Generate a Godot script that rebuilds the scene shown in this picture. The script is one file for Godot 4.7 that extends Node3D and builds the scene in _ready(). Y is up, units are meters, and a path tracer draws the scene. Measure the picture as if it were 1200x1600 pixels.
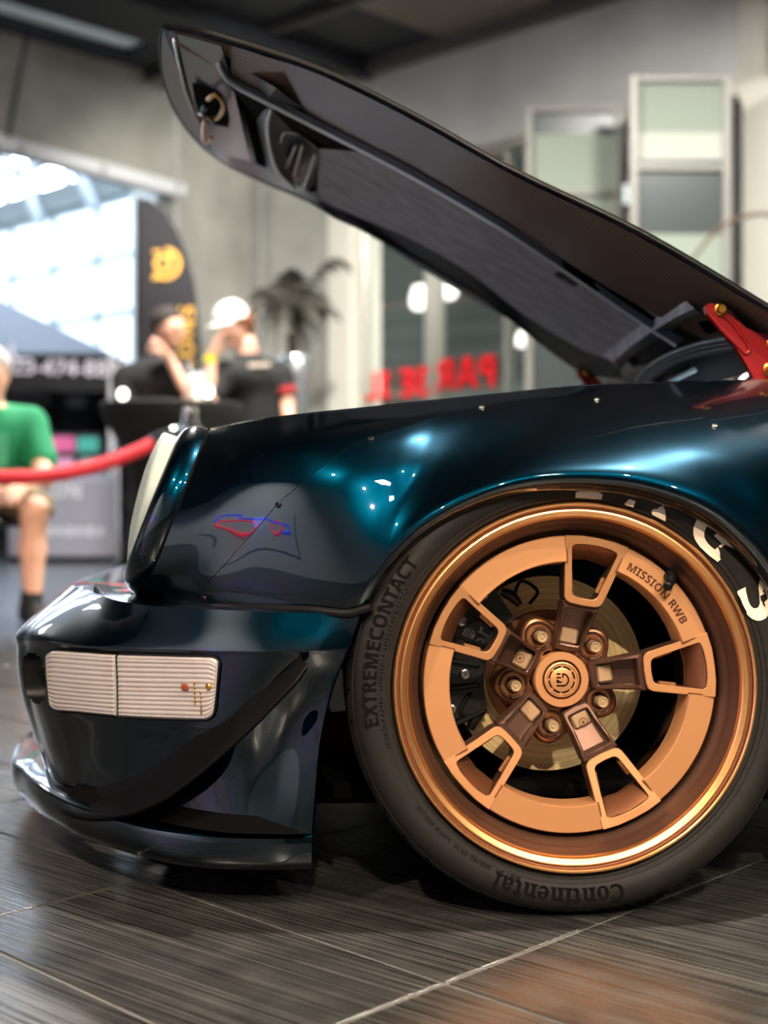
extends Node3D
# A dark teal wide-body sports car with its bonnet open in an industrial showroom.

const F := 2100.0          # focal length in pixels of the 1200 x 1600 frame
const CX := 600.0
const HY := 775.0          # height of the horizon in the frame
const H := 0.557           # eye height
const YAW := 0.0436        # how far the car is turned to the picture plane

var M := {}
var car: Node3D
var car_inv: Transform3D
var used := {}

# ------------------------------------------------------------------ mesh builder
class MB:
	var v := PackedVector3Array()
	var n := PackedVector3Array()
	var uv := PackedVector2Array()
	var ix := PackedInt32Array()

	func grid(g: Array, hint := Vector3.ZERO, skip = null, us := 1.0, vs := 1.0) -> MB:
		var R := g.size()
		var Cn: int = g[0].size()
		var nn := PackedVector3Array()
		var acc := 0.0
		for r in R:
			for c in Cn:
				var du: Vector3 = g[r][mini(c + 1, Cn - 1)] - g[r][maxi(c - 1, 0)]
				var dv: Vector3 = g[mini(r + 1, R - 1)][c] - g[maxi(r - 1, 0)][c]
				var k := du.cross(dv)
				if k.length() < 1e-12:
					k = nn[nn.size() - 1] if nn.size() else Vector3.UP
				k = k.normalized()
				acc += k.dot(hint)
				nn.append(k)
		var flip := hint != Vector3.ZERO and acc < 0.0
		var b := v.size()
		for r in R:
			for c in Cn:
				v.append(g[r][c])
				n.append(-nn[r * Cn + c] if flip else nn[r * Cn + c])
				uv.append(Vector2(us * c / float(Cn - 1), vs * r / float(R - 1)))
		for r in R - 1:
			for c in Cn - 1:
				if skip != null and skip.call(r, c):
					continue
				var a := b + r * Cn + c
				if flip:
					ix.append_array([a, a + 1, a + Cn + 1, a, a + Cn + 1, a + Cn])
				else:
					ix.append_array([a, a + Cn + 1, a + 1, a, a + Cn, a + Cn + 1])
		return self

	func quad(a: Vector3, b: Vector3, c: Vector3, d: Vector3, hint := Vector3.ZERO, us := 1.0, vs := 1.0) -> MB:
		return grid([PackedVector3Array([a, b]), PackedVector3Array([d, c])], hint, null, us, vs)

	func poly(p: PackedVector3Array, hint: Vector3) -> MB:
		# a flat convex or simple polygon, turned towards hint
		var c := Vector3.ZERO
		for q in p:
			c += q
		c /= p.size()
		var nn := Vector3.ZERO
		for k in p.size():
			nn += (p[k] - c).cross(p[(k + 1) % p.size()] - c)
		nn = nn.normalized()
		var ax := (p[1] - p[0]).normalized()
		var ay := nn.cross(ax)
		var flat := PackedVector2Array()
		for q in p:
			flat.append(Vector2((q - c).dot(ax), (q - c).dot(ay)))
		var t := Geometry2D.triangulate_polygon(flat)
		var flip := nn.dot(hint) < 0.0
		var b := v.size()
		for k in p.size():
			v.append(p[k])
			n.append(-nn if flip else nn)
			uv.append(flat[k])
		for k in range(0, t.size(), 3):
			var i0 := t[k]
			var i1 := t[k + 1]
			var i2 := t[k + 2]
			var g := (p[i1] - p[i0]).cross(p[i2] - p[i0])
			var up := g.dot(-nn if flip else nn) > 0.0
			if up:
				ix.append_array([b + i0, b + i2, b + i1])
			else:
				ix.append_array([b + i0, b + i1, b + i2])
		return self

	func prism(p: PackedVector2Array, z0: float, z1: float, xf := Transform3D()) -> MB:
		# a polygon in x, y drawn out from z0 to z1
		var top := PackedVector3Array()
		var low := PackedVector3Array()
		for q in p:
			top.append(xf * Vector3(q.x, q.y, z1))
			low.append(xf * Vector3(q.x, q.y, z0))
		var zd := xf.basis * Vector3(0, 0, z1 - z0)
		poly(top, zd)
		poly(low, -zd)
		var area := 0.0
		for k in p.size():
			area += p[k].cross(p[(k + 1) % p.size()])
		for k in p.size():
			var j := (k + 1) % p.size()
			var e := p[j] - p[k]
			var o := Vector3(e.y, -e.x, 0) * signf(area)
			quad(low[k], low[j], top[j], top[k], xf.basis * o)
		return self

	func box(s: Vector3, xf := Transform3D(), bev := 0.0) -> MB:
		var h := s * 0.5
		var e := minf(bev, minf(h.x, minf(h.y, h.z)) * 0.9)
		var ax := [Vector3.RIGHT, Vector3.UP, Vector3.BACK]
		for k in 3:
			var i := (k + 1) % 3
			var j := (k + 2) % 3
			for sg in [-1.0, 1.0]:
				var ct: Vector3 = ax[k] * h[k] * sg
				var a: Vector3 = ax[i] * (h[i] - e)
				var b: Vector3 = ax[j] * (h[j] - e)
				quad(xf * (ct - a - b), xf * (ct + a - b), xf * (ct + a + b), xf * (ct - a + b), xf.basis * (ax[k] * sg), s[i], s[j])
		if e > 0.0:
			for k in 3:
				var i := (k + 1) % 3
				var j := (k + 2) % 3
				for si in [-1.0, 1.0]:
					for sj in [-1.0, 1.0]:
						var l: Vector3 = ax[k] * (h[k] - e)
						var p: Vector3 = ax[i] * h[i] * si + ax[j] * (h[j] - e) * sj
						var q: Vector3 = ax[i] * (h[i] - e) * si + ax[j] * h[j] * sj
						quad(xf * (p - l), xf * (p + l), xf * (q + l), xf * (q - l), xf.basis * (ax[i] * si + ax[j] * sj))
			for sx in [-1.0, 1.0]:
				for sy in [-1.0, 1.0]:
					for sz in [-1.0, 1.0]:
						var c := Vector3((h.x - e) * sx, (h.y - e) * sy, (h.z - e) * sz)
						poly(PackedVector3Array([xf * (c + Vector3(e * sx, 0, 0)), xf * (c + Vector3(0, e * sy, 0)), xf * (c + Vector3(0, 0, e * sz))]), xf.basis * Vector3(sx, sy, sz))
		return self

	func tube(p: PackedVector3Array, r: Variant, sides := 10, closed := false, flat := 1.0, caps := true) -> MB:
		var g := []
		var up := Vector3.UP
		var N := p.size()
		var frames := []
		for k in N:
			var a := p[(k - 1 + N) % N] if closed else p[maxi(k - 1, 0)]
			var b := p[(k + 1) % N] if closed else p[mini(k + 1, N - 1)]
			var t := (b - a).normalized()
			if absf(t.dot(up)) > 0.95:
				up = Vector3.RIGHT if absf(t.x) < 0.9 else Vector3.BACK
			var s := t.cross(up).normalized()
			var u := s.cross(t).normalized()
			up = u
			frames.append([s, u, t])
			var rr: float = r if r is float else r[k]
			var row := PackedVector3Array()
			for i in sides + 1:
				var f := TAU * i / sides
				row.append(p[k] + (s * cos(f) + u * sin(f) * flat) * rr)
			g.append(row)
		if closed:
			g.append(g[0].duplicate())
		var b0 := v.size()
		grid(g)
		var mid := v[b0 + 1] - p[0]
		if n[b0 + 1].dot(mid) < 0.0:     # turn it right side out
			for k in range(b0, v.size()):
				n[k] = -n[k]
			var cells := (g.size() - 1) * sides
			var i0 := ix.size() - cells * 6
			for k in range(i0, ix.size(), 3):
				var q := ix[k + 1]
				ix[k + 1] = ix[k + 2]
				ix[k + 2] = q
		for k in g.size():               # the seam of the ring
			var q0 := b0 + k * (sides + 1)
			var s := (n[q0] + n[q0 + sides])
			var rr2 := (v[q0] - p[k % N]).normalized()
			n[q0] = rr2 if s.length() < 1e-6 else rr2
			n[q0 + sides] = rr2
		if caps and not closed:
			for e in [0, N - 1]:
				var ring := PackedVector3Array()
				for i in sides:
					ring.append(g[e][i])
				poly(ring, frames[e][2] * (-1.0 if e == 0 else 1.0))
		return self

	func lathe(prof: Array, segs := 64, xf := Transform3D(), a0 := 0.0, a1 := TAU, hard := 0.75, us := 1.0) -> MB:
		# profile points are (radius, z); the surface faces out where z grows along the profile
		var P := prof.size()
		var sn := []
		for k in P - 1:
			var d: Vector2 = prof[k + 1] - prof[k]
			sn.append(Vector2(d.y, -d.x).normalized())
		var len := [0.0]
		for k in P - 1:
			len.append(len[k] + (prof[k + 1] - prof[k]).length())
		for k in P - 1:
			var na: Vector2 = sn[k]
			var nb: Vector2 = sn[k]
			if k > 0 and sn[k - 1].dot(sn[k]) > hard:
				na = (sn[k - 1] + sn[k]).normalized()
			if k < P - 2 and sn[k + 1].dot(sn[k]) > hard:
				nb = (sn[k + 1] + sn[k]).normalized()
			var b := v.size()
			for i in segs + 1:
				var f := a0 + (a1 - a0) * i / segs
				var c := cos(f)
				var s := sin(f)
				for e in 2:
					var q: Vector2 = prof[k + e]
					var m: Vector2 = nb if e else na
					v.append(xf * Vector3(q.x * c, q.x * s, q.y))
					n.append((xf.basis * Vector3(m.x * c, m.x * s, m.y)).normalized())
					uv.append(Vector2(us * i / segs, len[k + e] / maxf(len[P - 1], 1e-6)))
			for i in segs:
				var a := b + i * 2
				ix.append_array([a, a + 1, a + 3, a, a + 3, a + 2])
		return self

	func frame(o: PackedVector2Array, q: PackedVector2Array, zf: Callable, depth: float, xf := Transform3D(), bev := 0.0012) -> MB:
		# a flat frame between the loops o (outside) and q (inside), its face at height zf(y), its walls depth deep
		var N := o.size()
		var loops := []
		for k in 6:
			loops.append(PackedVector3Array())
		for k in N + 1:
			var a := o[k % N]
			var b := q[k % N]
			var l := maxf((b - a).length(), 1e-5)
			var a1 := a.lerp(b, minf(bev / l, 0.4))
			var b1 := b.lerp(a, minf(bev / l, 0.4))
			var za: float = zf.call(a.y)
			var zb: float = zf.call(b.y)
			loops[0].append(xf * Vector3(a.x, a.y, za - depth))
			loops[1].append(xf * Vector3(a.x, a.y, za - bev))
			loops[2].append(xf * Vector3(a1.x, a1.y, zf.call(a1.y)))
			loops[3].append(xf * Vector3(b1.x, b1.y, zf.call(b1.y)))
			loops[4].append(xf * Vector3(b.x, b.y, zb - bev))
			loops[5].append(xf * Vector3(b.x, b.y, zb - depth))
		var up := xf.basis * Vector3(0, 0, 1)
		for k in 5:
			var b0 := v.size()
			grid([loops[k], loops[k + 1]])
			var c := Vector3.ZERO
			var want := up
			if k == 0 or k == 4:
				var i1 := N / 8
				c = loops[2][i1] - loops[3][i1]
				want = c if k == 0 else -c
				if n[b0 + i1].dot(want) < 0.0:
					_turn(b0, N)
			elif n[b0 + 1].dot(up) < 0.0:
				_turn(b0, N)
		return self

	func _turn(b0: int, cells: int) -> void:
		for k in range(b0, v.size()):
			n[k] = -n[k]
		var i0 := ix.size() - cells * 6
		for k in range(i0, ix.size(), 3):
			var t := ix[k + 1]
			ix[k + 1] = ix[k + 2]
			ix[k + 2] = t

	func add(m: Mesh, xf := Transform3D(), warp = null) -> MB:
		for s in m.get_surface_count():
			var a := m.surface_get_arrays(s)
			var b := v.size()
			var pv: PackedVector3Array = a[Mesh.ARRAY_VERTEX]
			var pn: PackedVector3Array = a[Mesh.ARRAY_NORMAL]
			var turn := xf.basis.determinant() < 0.0
			for k in pv.size():
				var q := xf * pv[k]
				var m2 := (xf.basis * pn[k]).normalized()
				if warp != null:
					var e: Vector3 = warp.call(q)
					var w: Vector3 = warp.call(q + m2 * 1e-4)
					m2 = (w - e).normalized()
					q = e
				v.append(q)
				n.append(m2)
				uv.append(a[Mesh.ARRAY_TEX_UV][k] if a[Mesh.ARRAY_TEX_UV] != null else Vector2.ZERO)
			var id: PackedInt32Array = a[Mesh.ARRAY_INDEX] if a[Mesh.ARRAY_INDEX] != null else PackedInt32Array(range(pv.size()))
			for k in range(0, id.size(), 3):
				if turn:
					ix.append_array([b + id[k], b + id[k + 2], b + id[k + 1]])
				else:
					ix.append_array([b + id[k], b + id[k + 1], b + id[k + 2]])
		return self

	func ball(at: Vector3, r: Vector3, segs := 16, rings := 8) -> MB:
		var p := []
		for k in rings + 1:
			var f := -PI / 2 + PI * k / rings
			p.append(Vector2(maxf(cos(f), 0.0), sin(f)))
		return lathe(p, segs, Transform3D(Basis.from_scale(r), at), 0.0, TAU, -1.0)

	func mesh() -> ArrayMesh:
		var a := []
		a.resize(Mesh.ARRAY_MAX)
		a[Mesh.ARRAY_VERTEX] = v
		a[Mesh.ARRAY_NORMAL] = n
		a[Mesh.ARRAY_TEX_UV] = uv
		a[Mesh.ARRAY_INDEX] = ix
		var m := ArrayMesh.new()
		m.add_surface_from_arrays(Mesh.PRIMITIVE_TRIANGLES, a)
		return m


# ------------------------------------------------------------------ naming and placing
func numbered(called: String) -> String:
	used[called] = used.get(called, -1) + 1
	return called if used[called] == 0 else "%s_%03d" % [called, used[called]]

func obj(called: String, mb: Variant, mat: Material, parent: Node = self) -> MeshInstance3D:
	var o := MeshInstance3D.new()
	o.mesh = mb.mesh() if mb is MB else mb
	o.material_override = mat
	o.name = numbered(called) if parent == self else _free(called, parent)
	parent.add_child(o, true)
	return o

func _free(called: String, parent: Node) -> String:
	var k := 0
	var nm := called
	while parent.has_node(NodePath(nm)):
		k += 1
		nm = "%s_%03d" % [called, k]
	return nm

func part(called: String, parent: Node, at := Vector3.ZERO) -> Node3D:
	var o := Node3D.new()
	o.name = _free(called, parent)
	o.position = at
	parent.add_child(o, true)
	return o

func thing(called: String, label: String, category: String, at := Vector3.ZERO, turn := 0.0, group := "") -> Node3D:
	var o := Node3D.new()
	o.name = numbered(called)
	add_child(o, true)
	o.position = at
	o.rotation.y = turn
	return tag(o, label, category, group)

func tag(o: Node3D, label: String, category: String, group := "") -> Node3D:
	o.set_meta("label", label)
	o.set_meta("category", category)
	if group:
		o.set_meta("group", group)
	return o

func struct(called: String, mb: Variant, mat: Material, parent: Node = self) -> MeshInstance3D:
	var o := obj(called, mb, mat, parent)
	o.set_meta("kind", "structure")
	return o

func W(px: float, py: float, d: float) -> Vector3:      # a frame position at a distance, in the room
	return Vector3((px - CX) / F * d, H - (py - HY) / F * d, -d)

func C(px: float, py: float, w: float) -> Vector3:      # the same, on the plane w metres in from the tyre face, in the car's own axes
	var o := car_inv * Vector3(0, H, 0)
	var d := car_inv.basis * Vector3((px - CX) / F, -(py - HY) / F, -1)
	return o + d * ((-w - o.z) / d.z)

func CY(px: float, py: float, y: float) -> Vector3:     # the same, at a height
	var o := car_inv * Vector3(0, H, 0)
	var d := car_inv.basis * Vector3((px - CX) / F, -(py - HY) / F, -1)
	return o + d * ((y - o.y) / d.y)

func cr(a: Vector3, b: Vector3, c: Vector3, d: Vector3, t: float) -> Vector3:
	return b + 0.5 * t * (c - a + t * (2.0 * a - 5.0 * b + 4.0 * c - d + t * (3.0 * (b - c) + d - a)))

func edge_at(g: Array, s: float, a: int, b: int) -> Vector3:    # the first row's curve through columns a to b alone
	var i := clampi(int(floor(s)), a, b - 1)
	var p1: Vector3 = g[i][0]
	var p2: Vector3 = g[i + 1][0]
	var p0: Vector3 = g[i - 1][0] if i > a else 2.0 * p1 - p2
	var p3: Vector3 = g[i + 2][0] if i + 2 <= b else 2.0 * p2 - p1
	return cr(p0, p1, p2, p3, s - i)

func surf(g: Array, s: float, t: float) -> Vector3:
	var p := surf0(g, s, t)
	if t < 1.0 and g.size() == 18:            # the wing's lower edge turns a sharp corner at its fourth column
		var e := edge_at(g, s, 0, 4) if s <= 4.0 else edge_at(g, s, 4, 15) if s <= 15.0 else edge_at(g, s, 15, 17)
		p += (e - surf0(g, s, 0.0)) * (1.0 - t) * (1.0 - t)
	return p

func surf0(g: Array, s: float, t: float) -> Vector3:     # a smooth surface through the control points g[column][row]
	var S := g.size()
	var i := clampi(int(floor(s)), 0, S - 2)
	var col := PackedVector3Array()
	for k in range(i - 1, i + 3):
		var kk := clampi(k, 0, S - 1)
		var c: PackedVector3Array = g[kk]
		var T := c.size()
		var j := clampi(int(floor(t)), 0, T - 2)
		var p0 := c[j - 1] if j > 0 else 2.0 * c[0] - c[1]
		var p3 := c[j + 2] if j + 2 < T else 2.0 * c[T - 1] - c[T - 2]
		col.append(cr(p0, c[j], c[j + 1], p3, t - j))
	if i == 0:
		col[0] = 2.0 * col[1] - col[2]
	if i + 2 > S - 1:
		col[3] = 2.0 * col[2] - col[1]
	return cr(col[0], col[1], col[2], col[3], s - i)

func surf_n(g: Array, s: float, t: float, out: Vector3) -> Vector3:
	var e := 0.02
	var k := (surf(g, s + e, t) - surf(g, s - e, t)).cross(surf(g, s, t + e) - surf(g, s, t - e)).normalized()
	return k if k.dot(out) > 0.0 else -k

func patch(g: Array, s0: float, s1: float, t0: Variant, t1: Variant, ns: int, nt: int, lift: Variant = 0.0, out := Vector3.BACK) -> Array:
	# rows of points over part of a smooth surface; t0, t1 and lift may be functions
	var rows := []
	for j in nt + 1:
		var row := PackedVector3Array()
		for i in ns + 1:
			var s := lerpf(s0, s1, i / float(ns))
			var a: float = t0.call(s) if t0 is Callable else t0
			var b: float = t1.call(s) if t1 is Callable else t1
			var t := lerpf(a, b, j / float(nt))
			var p := surf(g, s, t)
			var l: float = lift.call(i / float(ns), j / float(nt)) if lift is Callable else lift
			if l != 0.0:
				p += surf_n(g, s, t, out) * l
			row.append(p)
		rows.append(row)
	return rows

func smooth(p: PackedVector3Array, n: int) -> PackedVector3Array:
	var o := PackedVector3Array()
	for k in p.size() - 1:
		var a := p[k - 1] if k > 0 else 2.0 * p[0] - p[1]
		var d := p[k + 2] if k + 2 < p.size() else 2.0 * p[k + 1] - p[k]
		for i in n:
			o.append(cr(a, p[k], p[k + 1], d, i / float(n)))
	o.append(p[p.size() - 1])
	return o

func rounded(p: Array, rad: Array, n := 4) -> PackedVector2Array:
	var o := PackedVector2Array()
	for k in p.size():
		var a: Vector2 = p[(k - 1 + p.size()) % p.size()]
		var b: Vector2 = p[k]
		var c: Vector2 = p[(k + 1) % p.size()]
		var r: float = rad[k]
		var u := (a - b).normalized()
		var w := (c - b).normalized()
		for i in n + 1:
			var t := i / float(n)
			var p0 := b + u * r
			var p1 := b + w * r
			o.append(p0.lerp(b, t).lerp(b.lerp(p1, t), t))
	return o

func mirror_z(g: Array, zc: float) -> Array:
	var o := []
	for row in g:
		var q := PackedVector3Array()
		for p in row:
			q.append(Vector3(p.x, p.y, 2.0 * zc - p.z))
		o.append(q)
	return o

func text(s: String, size: float, depth: float, bold := true, fam := "Droid Sans") -> TextMesh:
	var f := SystemFont.new()
	f.font_names = PackedStringArray([fam])
	f.font_weight = 700 if bold else 400
	var t := TextMesh.new()
	t.font = f
	t.text = s
	t.font_size = 64
	t.pixel_size = size / 64.0
	t.depth = depth
	t.curve_step = 1.0
	return t

# ------------------------------------------------------------------ materials
func mat(c: Color, rough := 0.5, metal := 0.0) -> StandardMaterial3D:
	var m := StandardMaterial3D.new()
	m.albedo_color = c
	m.roughness = rough
	m.metallic = metal
	return m

func glow(c: Color, e: float) -> StandardMaterial3D:
	var m := mat(c, 0.5)
	m.emission_enabled = true
	m.emission = c
	m.emission_energy_multiplier = e
	return m

func noise_tex(fr: float, oct: int, lo: Color, hi: Color, w := 512, h := 512, sd := 1, typ := FastNoiseLite.TYPE_SIMPLEX_SMOOTH) -> Texture2D:
	var f := FastNoiseLite.new()
	f.seed = sd
	f.noise_type = typ
	f.frequency = fr
	f.fractal_octaves = oct
	var g := Gradient.new()
	g.set_color(0, lo)
	g.set_color(1, hi)
	var t := NoiseTexture2D.new()
	t.width = w
	t.height = h
	t.seamless = true
	t.noise = f
	t.color_ramp = g
	return t

func normal_tex(fr: float, oct: int, strength: float, sd := 3) -> Texture2D:
	var f := FastNoiseLite.new()
	f.seed = sd
	f.frequency = fr
	f.fractal_octaves = oct
	var t := NoiseTexture2D.new()
	t.width = 512
	t.height = 512
	t.seamless = true
	t.as_normal_map = true
	t.bump_strength = strength
	t.noise = f
	return t

func tri(m: StandardMaterial3D, scale: float) -> StandardMaterial3D:
	m.uv1_triplanar = true
	m.uv1_scale = Vector3.ONE * scale
	return m

func image_tex(w: int, h: int, f: Callable) -> ImageTexture:
	var im := Image.create(w, h, false, Image.FORMAT_RGB8)
	for y in h:
		for x in w:
			im.set_pixel(x, y, f.call(x, y))
	return ImageTexture.create_from_image(im)

func make_materials() -> void:
	var p := mat(Color(0.0, 0.105, 0.16), 0.30, 1.0)
	p.clearcoat_enabled = true
	p.clearcoat = 1.0
	p.clearcoat_roughness = 0.02
	p.albedo_texture = noise_tex(0.2, 2, Color(0.75, 0.8, 0.82), Color(1, 1, 1), 512, 512, 5)
	M.paint = tri(p, 9.0)
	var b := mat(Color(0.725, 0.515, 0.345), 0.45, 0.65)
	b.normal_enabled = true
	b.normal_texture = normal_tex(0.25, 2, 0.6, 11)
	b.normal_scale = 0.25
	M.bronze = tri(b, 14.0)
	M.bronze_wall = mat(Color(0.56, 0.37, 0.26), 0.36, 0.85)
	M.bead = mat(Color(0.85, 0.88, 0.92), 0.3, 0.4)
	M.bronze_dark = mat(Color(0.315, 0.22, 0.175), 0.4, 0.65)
	M.pad = mat(Color(0.60, 0.48, 0.36), 0.5, 0.3)
	M.stud = mat(Color(0.86, 0.74, 0.58), 0.3, 0.8)
	M.lip = mat(Color(0.90, 0.66, 0.43), 0.33, 1.0)
	var st := mat(Color(0.97, 0.86, 0.62), 0.5, 0.3)
	st.albedo_texture = image_tex(8, 256, func(_x, y): var k := 0.55 + 0.45 * absf(sin(y * 12.9898) * 43758.5 - floor(sin(y * 12.9898) * 43758.5)); return Color(k, k, k))
	M.disc = st
	M.steel = mat(Color(0.75, 0.73, 0.70), 0.25, 1.0)
	M.chrome = mat(Color(0.86, 0.86, 0.86), 0.08, 1.0)
	M.brass = mat(Color(0.78, 0.58, 0.26), 0.3, 1.0)
	M.black = mat(Color(0.03, 0.03, 0.032), 0.45)
	M.pit = mat(Color(0.025, 0.024, 0.024), 0.8)
	M.rubber = mat(Color(0.06, 0.06, 0.062), 0.45)
	M.rubber.metallic_specular = 0.2
	M.pit.metallic_specular = 0.1
	M.black.metallic_specular = 0.3
	var ty := mat(Color(0.082, 0.073, 0.066), 0.62)
	ty.metallic_specular = 0.35
	ty.albedo_texture = noise_tex(0.02, 4, Color(0.7, 0.7, 0.7), Color(1, 1, 1), 512, 512, 8)
	M.tyre = tri(ty, 3.0)
	M.tyre_text = mat(Color(0.052, 0.047, 0.044), 0.75)
	M.tyre_text.metallic_specular = 0.1
	M.white_text = mat(Color(0.80, 0.74, 0.66), 0.6)
	M.engrave = mat(Color(0.30, 0.17, 0.09), 0.5, 0.6)
	M.red = mat(Color(0.45, 0.012, 0.025), 0.3)
	M.red.clearcoat_enabled = true
	M.red.clearcoat = 0.8
	M.red.clearcoat_roughness = 0.05
	M.caliper = mat(Color(0.02, 0.02, 0.02), 0.35)
	M.canard = mat(Color(0.025, 0.025, 0.028), 0.45)
	M.canard.metallic_specular = 0.2
	var cf := mat(Color(1, 1, 1), 0.42)
	cf.albedo_texture = image_tex(64, 64, func(x, y): return Color(0.46, 0.37, 0.31) if (x + y) / 8 % 2 == 0 else Color(0.30, 0.24, 0.20))
	cf.clearcoat_enabled = true
	cf.clearcoat = 0.4
	cf.clearcoat_roughness = 0.15
	M.carbon = tri(cf, 14.0)
	M.hood_black = mat(Color(0.27, 0.30, 0.35), 0.30)
	var fl := mat(Color(0.70, 0.71, 0.72), 0.85)
	fl.albedo_texture = noise_tex(0.01, 4, Color(0.75, 0.75, 0.75), Color(1, 1, 1), 512, 512, 21)
	M.liner = tri(fl, 3.0)
	var ln := mat(Color(0.80, 0.77, 0.76, 0.42), 0.3)
	ln.transparency = BaseMaterial3D.TRANSPARENCY_ALPHA
	ln.clearcoat_enabled = true
	ln.clearcoat = 1.0
	ln.clearcoat_roughness = 0.04
	M.lens = ln
	M.reflector = mat(Color(0.60, 0.56, 0.555), 0.35, 0.5)
	var hg := mat(Color(0.82, 0.88, 0.85, 0.4), 0.26)
	hg.transparency = BaseMaterial3D.TRANSPARENCY_ALPHA
	hg.normal_enabled = true
	hg.normal_texture = normal_tex(0.2, 2, 14.0, 4)
	hg.clearcoat_enabled = true
	hg.clearcoat = 1.0
	M.head_glass = tri(hg, 14.0)
	M.head_bowl = mat(Color(0.50, 0.54, 0.52), 0.3, 0.8)
	M.amber = mat(Color(0.45, 0.20, 0.08), 0.4)
	M.visor = mat(Color(0.05, 0.055, 0.06), 0.08)

# ------------------------------------------------------------------ the car
const MID := 0.895        # from the tyre face to the middle of the car
var FG := []              # control points of the wing: columns from the lamp backwards, rows from the arch up
var BG := []              # control points of the bumper: columns from the arch forwards, rows from the top down
var head_at: Vector3
var head_ax: Basis

func fender_points() -> void:
	var f := [0.0, 0.12, 0.3, 0.5, 0.7, 0.87, 1.0]
	# the round end of the wing follows the headlamp
	head_at = C(275, 801, 0.30)
	var up := (C(328, 668, 0.30) - C(222, 935, 0.30)).normalized()
	var fw := Vector3(-up.y, up.x, 0.10).normalized()
	var sd := fw.cross(up).normalized()     # towards the far side or the near side
	if sd.z < 0.0:
		sd = -sd
	up = sd.cross(fw).normalized()
	if up.y < 0.0:
		up = -up
	head_ax = Basis(sd, up, fw)
	var c0 := PackedVector3Array()
	for t in f:
		var a: float = PI * (1.0 - t)
		c0.append(head_at + (up * cos(a) + sd * sin(a)) * 0.138)
	FG.append(c0)
	var cols := [
		[300, 944, 400, 655, [0.15, 0.125, 0.11, 0.10, 0.105, 0.132, 0.225]],
		[390, 945, 480, 645, [0.075, 0.06, 0.05, 0.046, 0.055, 0.088, 0.18]],
		[480, 948, 560, 637, [0.025, 0.015, 0.012, 0.016, 0.032, 0.075, 0.17]],
		[560, 950, 640, 628, [0.0, -0.010, -0.006, 0.011, 0.034, 0.08, 0.178]],
		[602, 896, 700, 622, [0.0, -0.014, -0.002, 0.024, 0.056, 0.11, 0.20]],
		[652, 843, 760, 616, [0.0, -0.016, 0.003, 0.036, 0.08, 0.14, 0.23]],
		[722, 800, 820, 610, [0.0, -0.018, 0.007, 0.05, 0.102, 0.167, 0.255]],
		[805, 771, 880, 604, [0.0, -0.018, 0.010, 0.062, 0.125, 0.197, 0.282]],
		[895, 763, 940, 600, [0.0, -0.018, 0.010, 0.062, 0.128, 0.203, 0.288]],
		[995, 773, 1010, 597, [0.0, -0.018, 0.006, 0.052, 0.118, 0.20, 0.292]],
		[1090, 808, 1090, 595, [0.0, -0.018, 0.0, 0.035, 0.10, 0.19, 0.295]],
		[1155, 859, 1160, 593, [0.0, -0.016, -0.002, 0.025, 0.085, 0.18, 0.30]],
		[1205, 923, 1230, 591, [0.0, -0.012, 0.0, 0.025, 0.075, 0.17, 0.30]],
		[1247, 1012, 1320, 590, [0.0, 0.0, 0.012, 0.035, 0.075, 0.165, 0.30]],
		[1282, 1120, 1400, 589, [0.025, 0.025, 0.03, 0.042, 0.075, 0.165, 0.30]],
		[1312, 1238, 1480, 589, [0.045, 0.042, 0.042, 0.05, 0.078, 0.165, 0.30]],
		[1420, 1246, 1550, 588, [0.055, 0.05, 0.046, 0.05, 0.078, 0.16, 0.30]],
		[1600, 1246, 1600, 588, [0.06, 0.055, 0.05, 0.05, 0.075, 0.15, 0.30]]]
	for c in cols:
		var col := PackedVector3Array()
		for k in f.size():
			var px := lerpf(c[0], c[2], f[k])
			var py := lerpf(c[1], c[3], f[k])
			col.append(C(px, py, c[4][k]))
		FG.append(col)

func seam(n: float) -> float:             # where the riveted arch ends on the wing
	var s := n
	var k := [[0.97, 0.0], [1.1, 0.07], [1.5, 0.27], [2.0, 0.53], [2.5, 0.67], [3.0, 0.79], [3.5, 0.84], [4.0, 0.865], [5.0, 0.89], [6.0, 0.90], [7.0, 0.905], [8.0, 0.885], [9.0, 0.845], [10.0, 0.79], [11.0, 0.727], [12.0, 0.66], [13.0, 0.61], [14.0, 0.56], [16.0, 0.5]]
	var t := 0.0
	for i in k.size() - 1:
		if s >= k[i][0]:
			t = lerpf(k[i][1], k[i + 1][1], clampf((s - k[i][0]) / (k[i + 1][0] - k[i][0]), 0, 1))
	return frac_to_row(t)

func frac_to_row(t: float) -> float:
	var f := [0.0, 0.12, 0.3, 0.5, 0.7, 0.87, 1.0]
	for i in 6:
		if t <= f[i + 1]:
			return i + (t - f[i]) / (f[i + 1] - f[i])
	return 6.0

func both(called: String, g: Array, m: Material, parent: Node, hint: Vector3, skip = null) -> MeshInstance3D:
	var o := obj(called, MB.new().grid(g, hint, skip), m, parent)
	obj(called, MB.new().grid(mirror_z(g, -MID), Vector3(hint.x, hint.y, -hint.z), skip), m, parent)
	return o

func build_car() -> void:
	car = thing("sports_car", "dark teal wide-body sports car with open bonnet and bronze front wheel on the dark tiles", "car", W(903, 1074, 1.77) * Vector3(1, 0, 1), YAW)
	car_inv = car.transform.affine_inverse()
	fender_points()
	bumper_points()
	build_fender()
	build_headlight()
	build_bumper()
	build_hood()
	build_wheel()
	build_rest()

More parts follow.
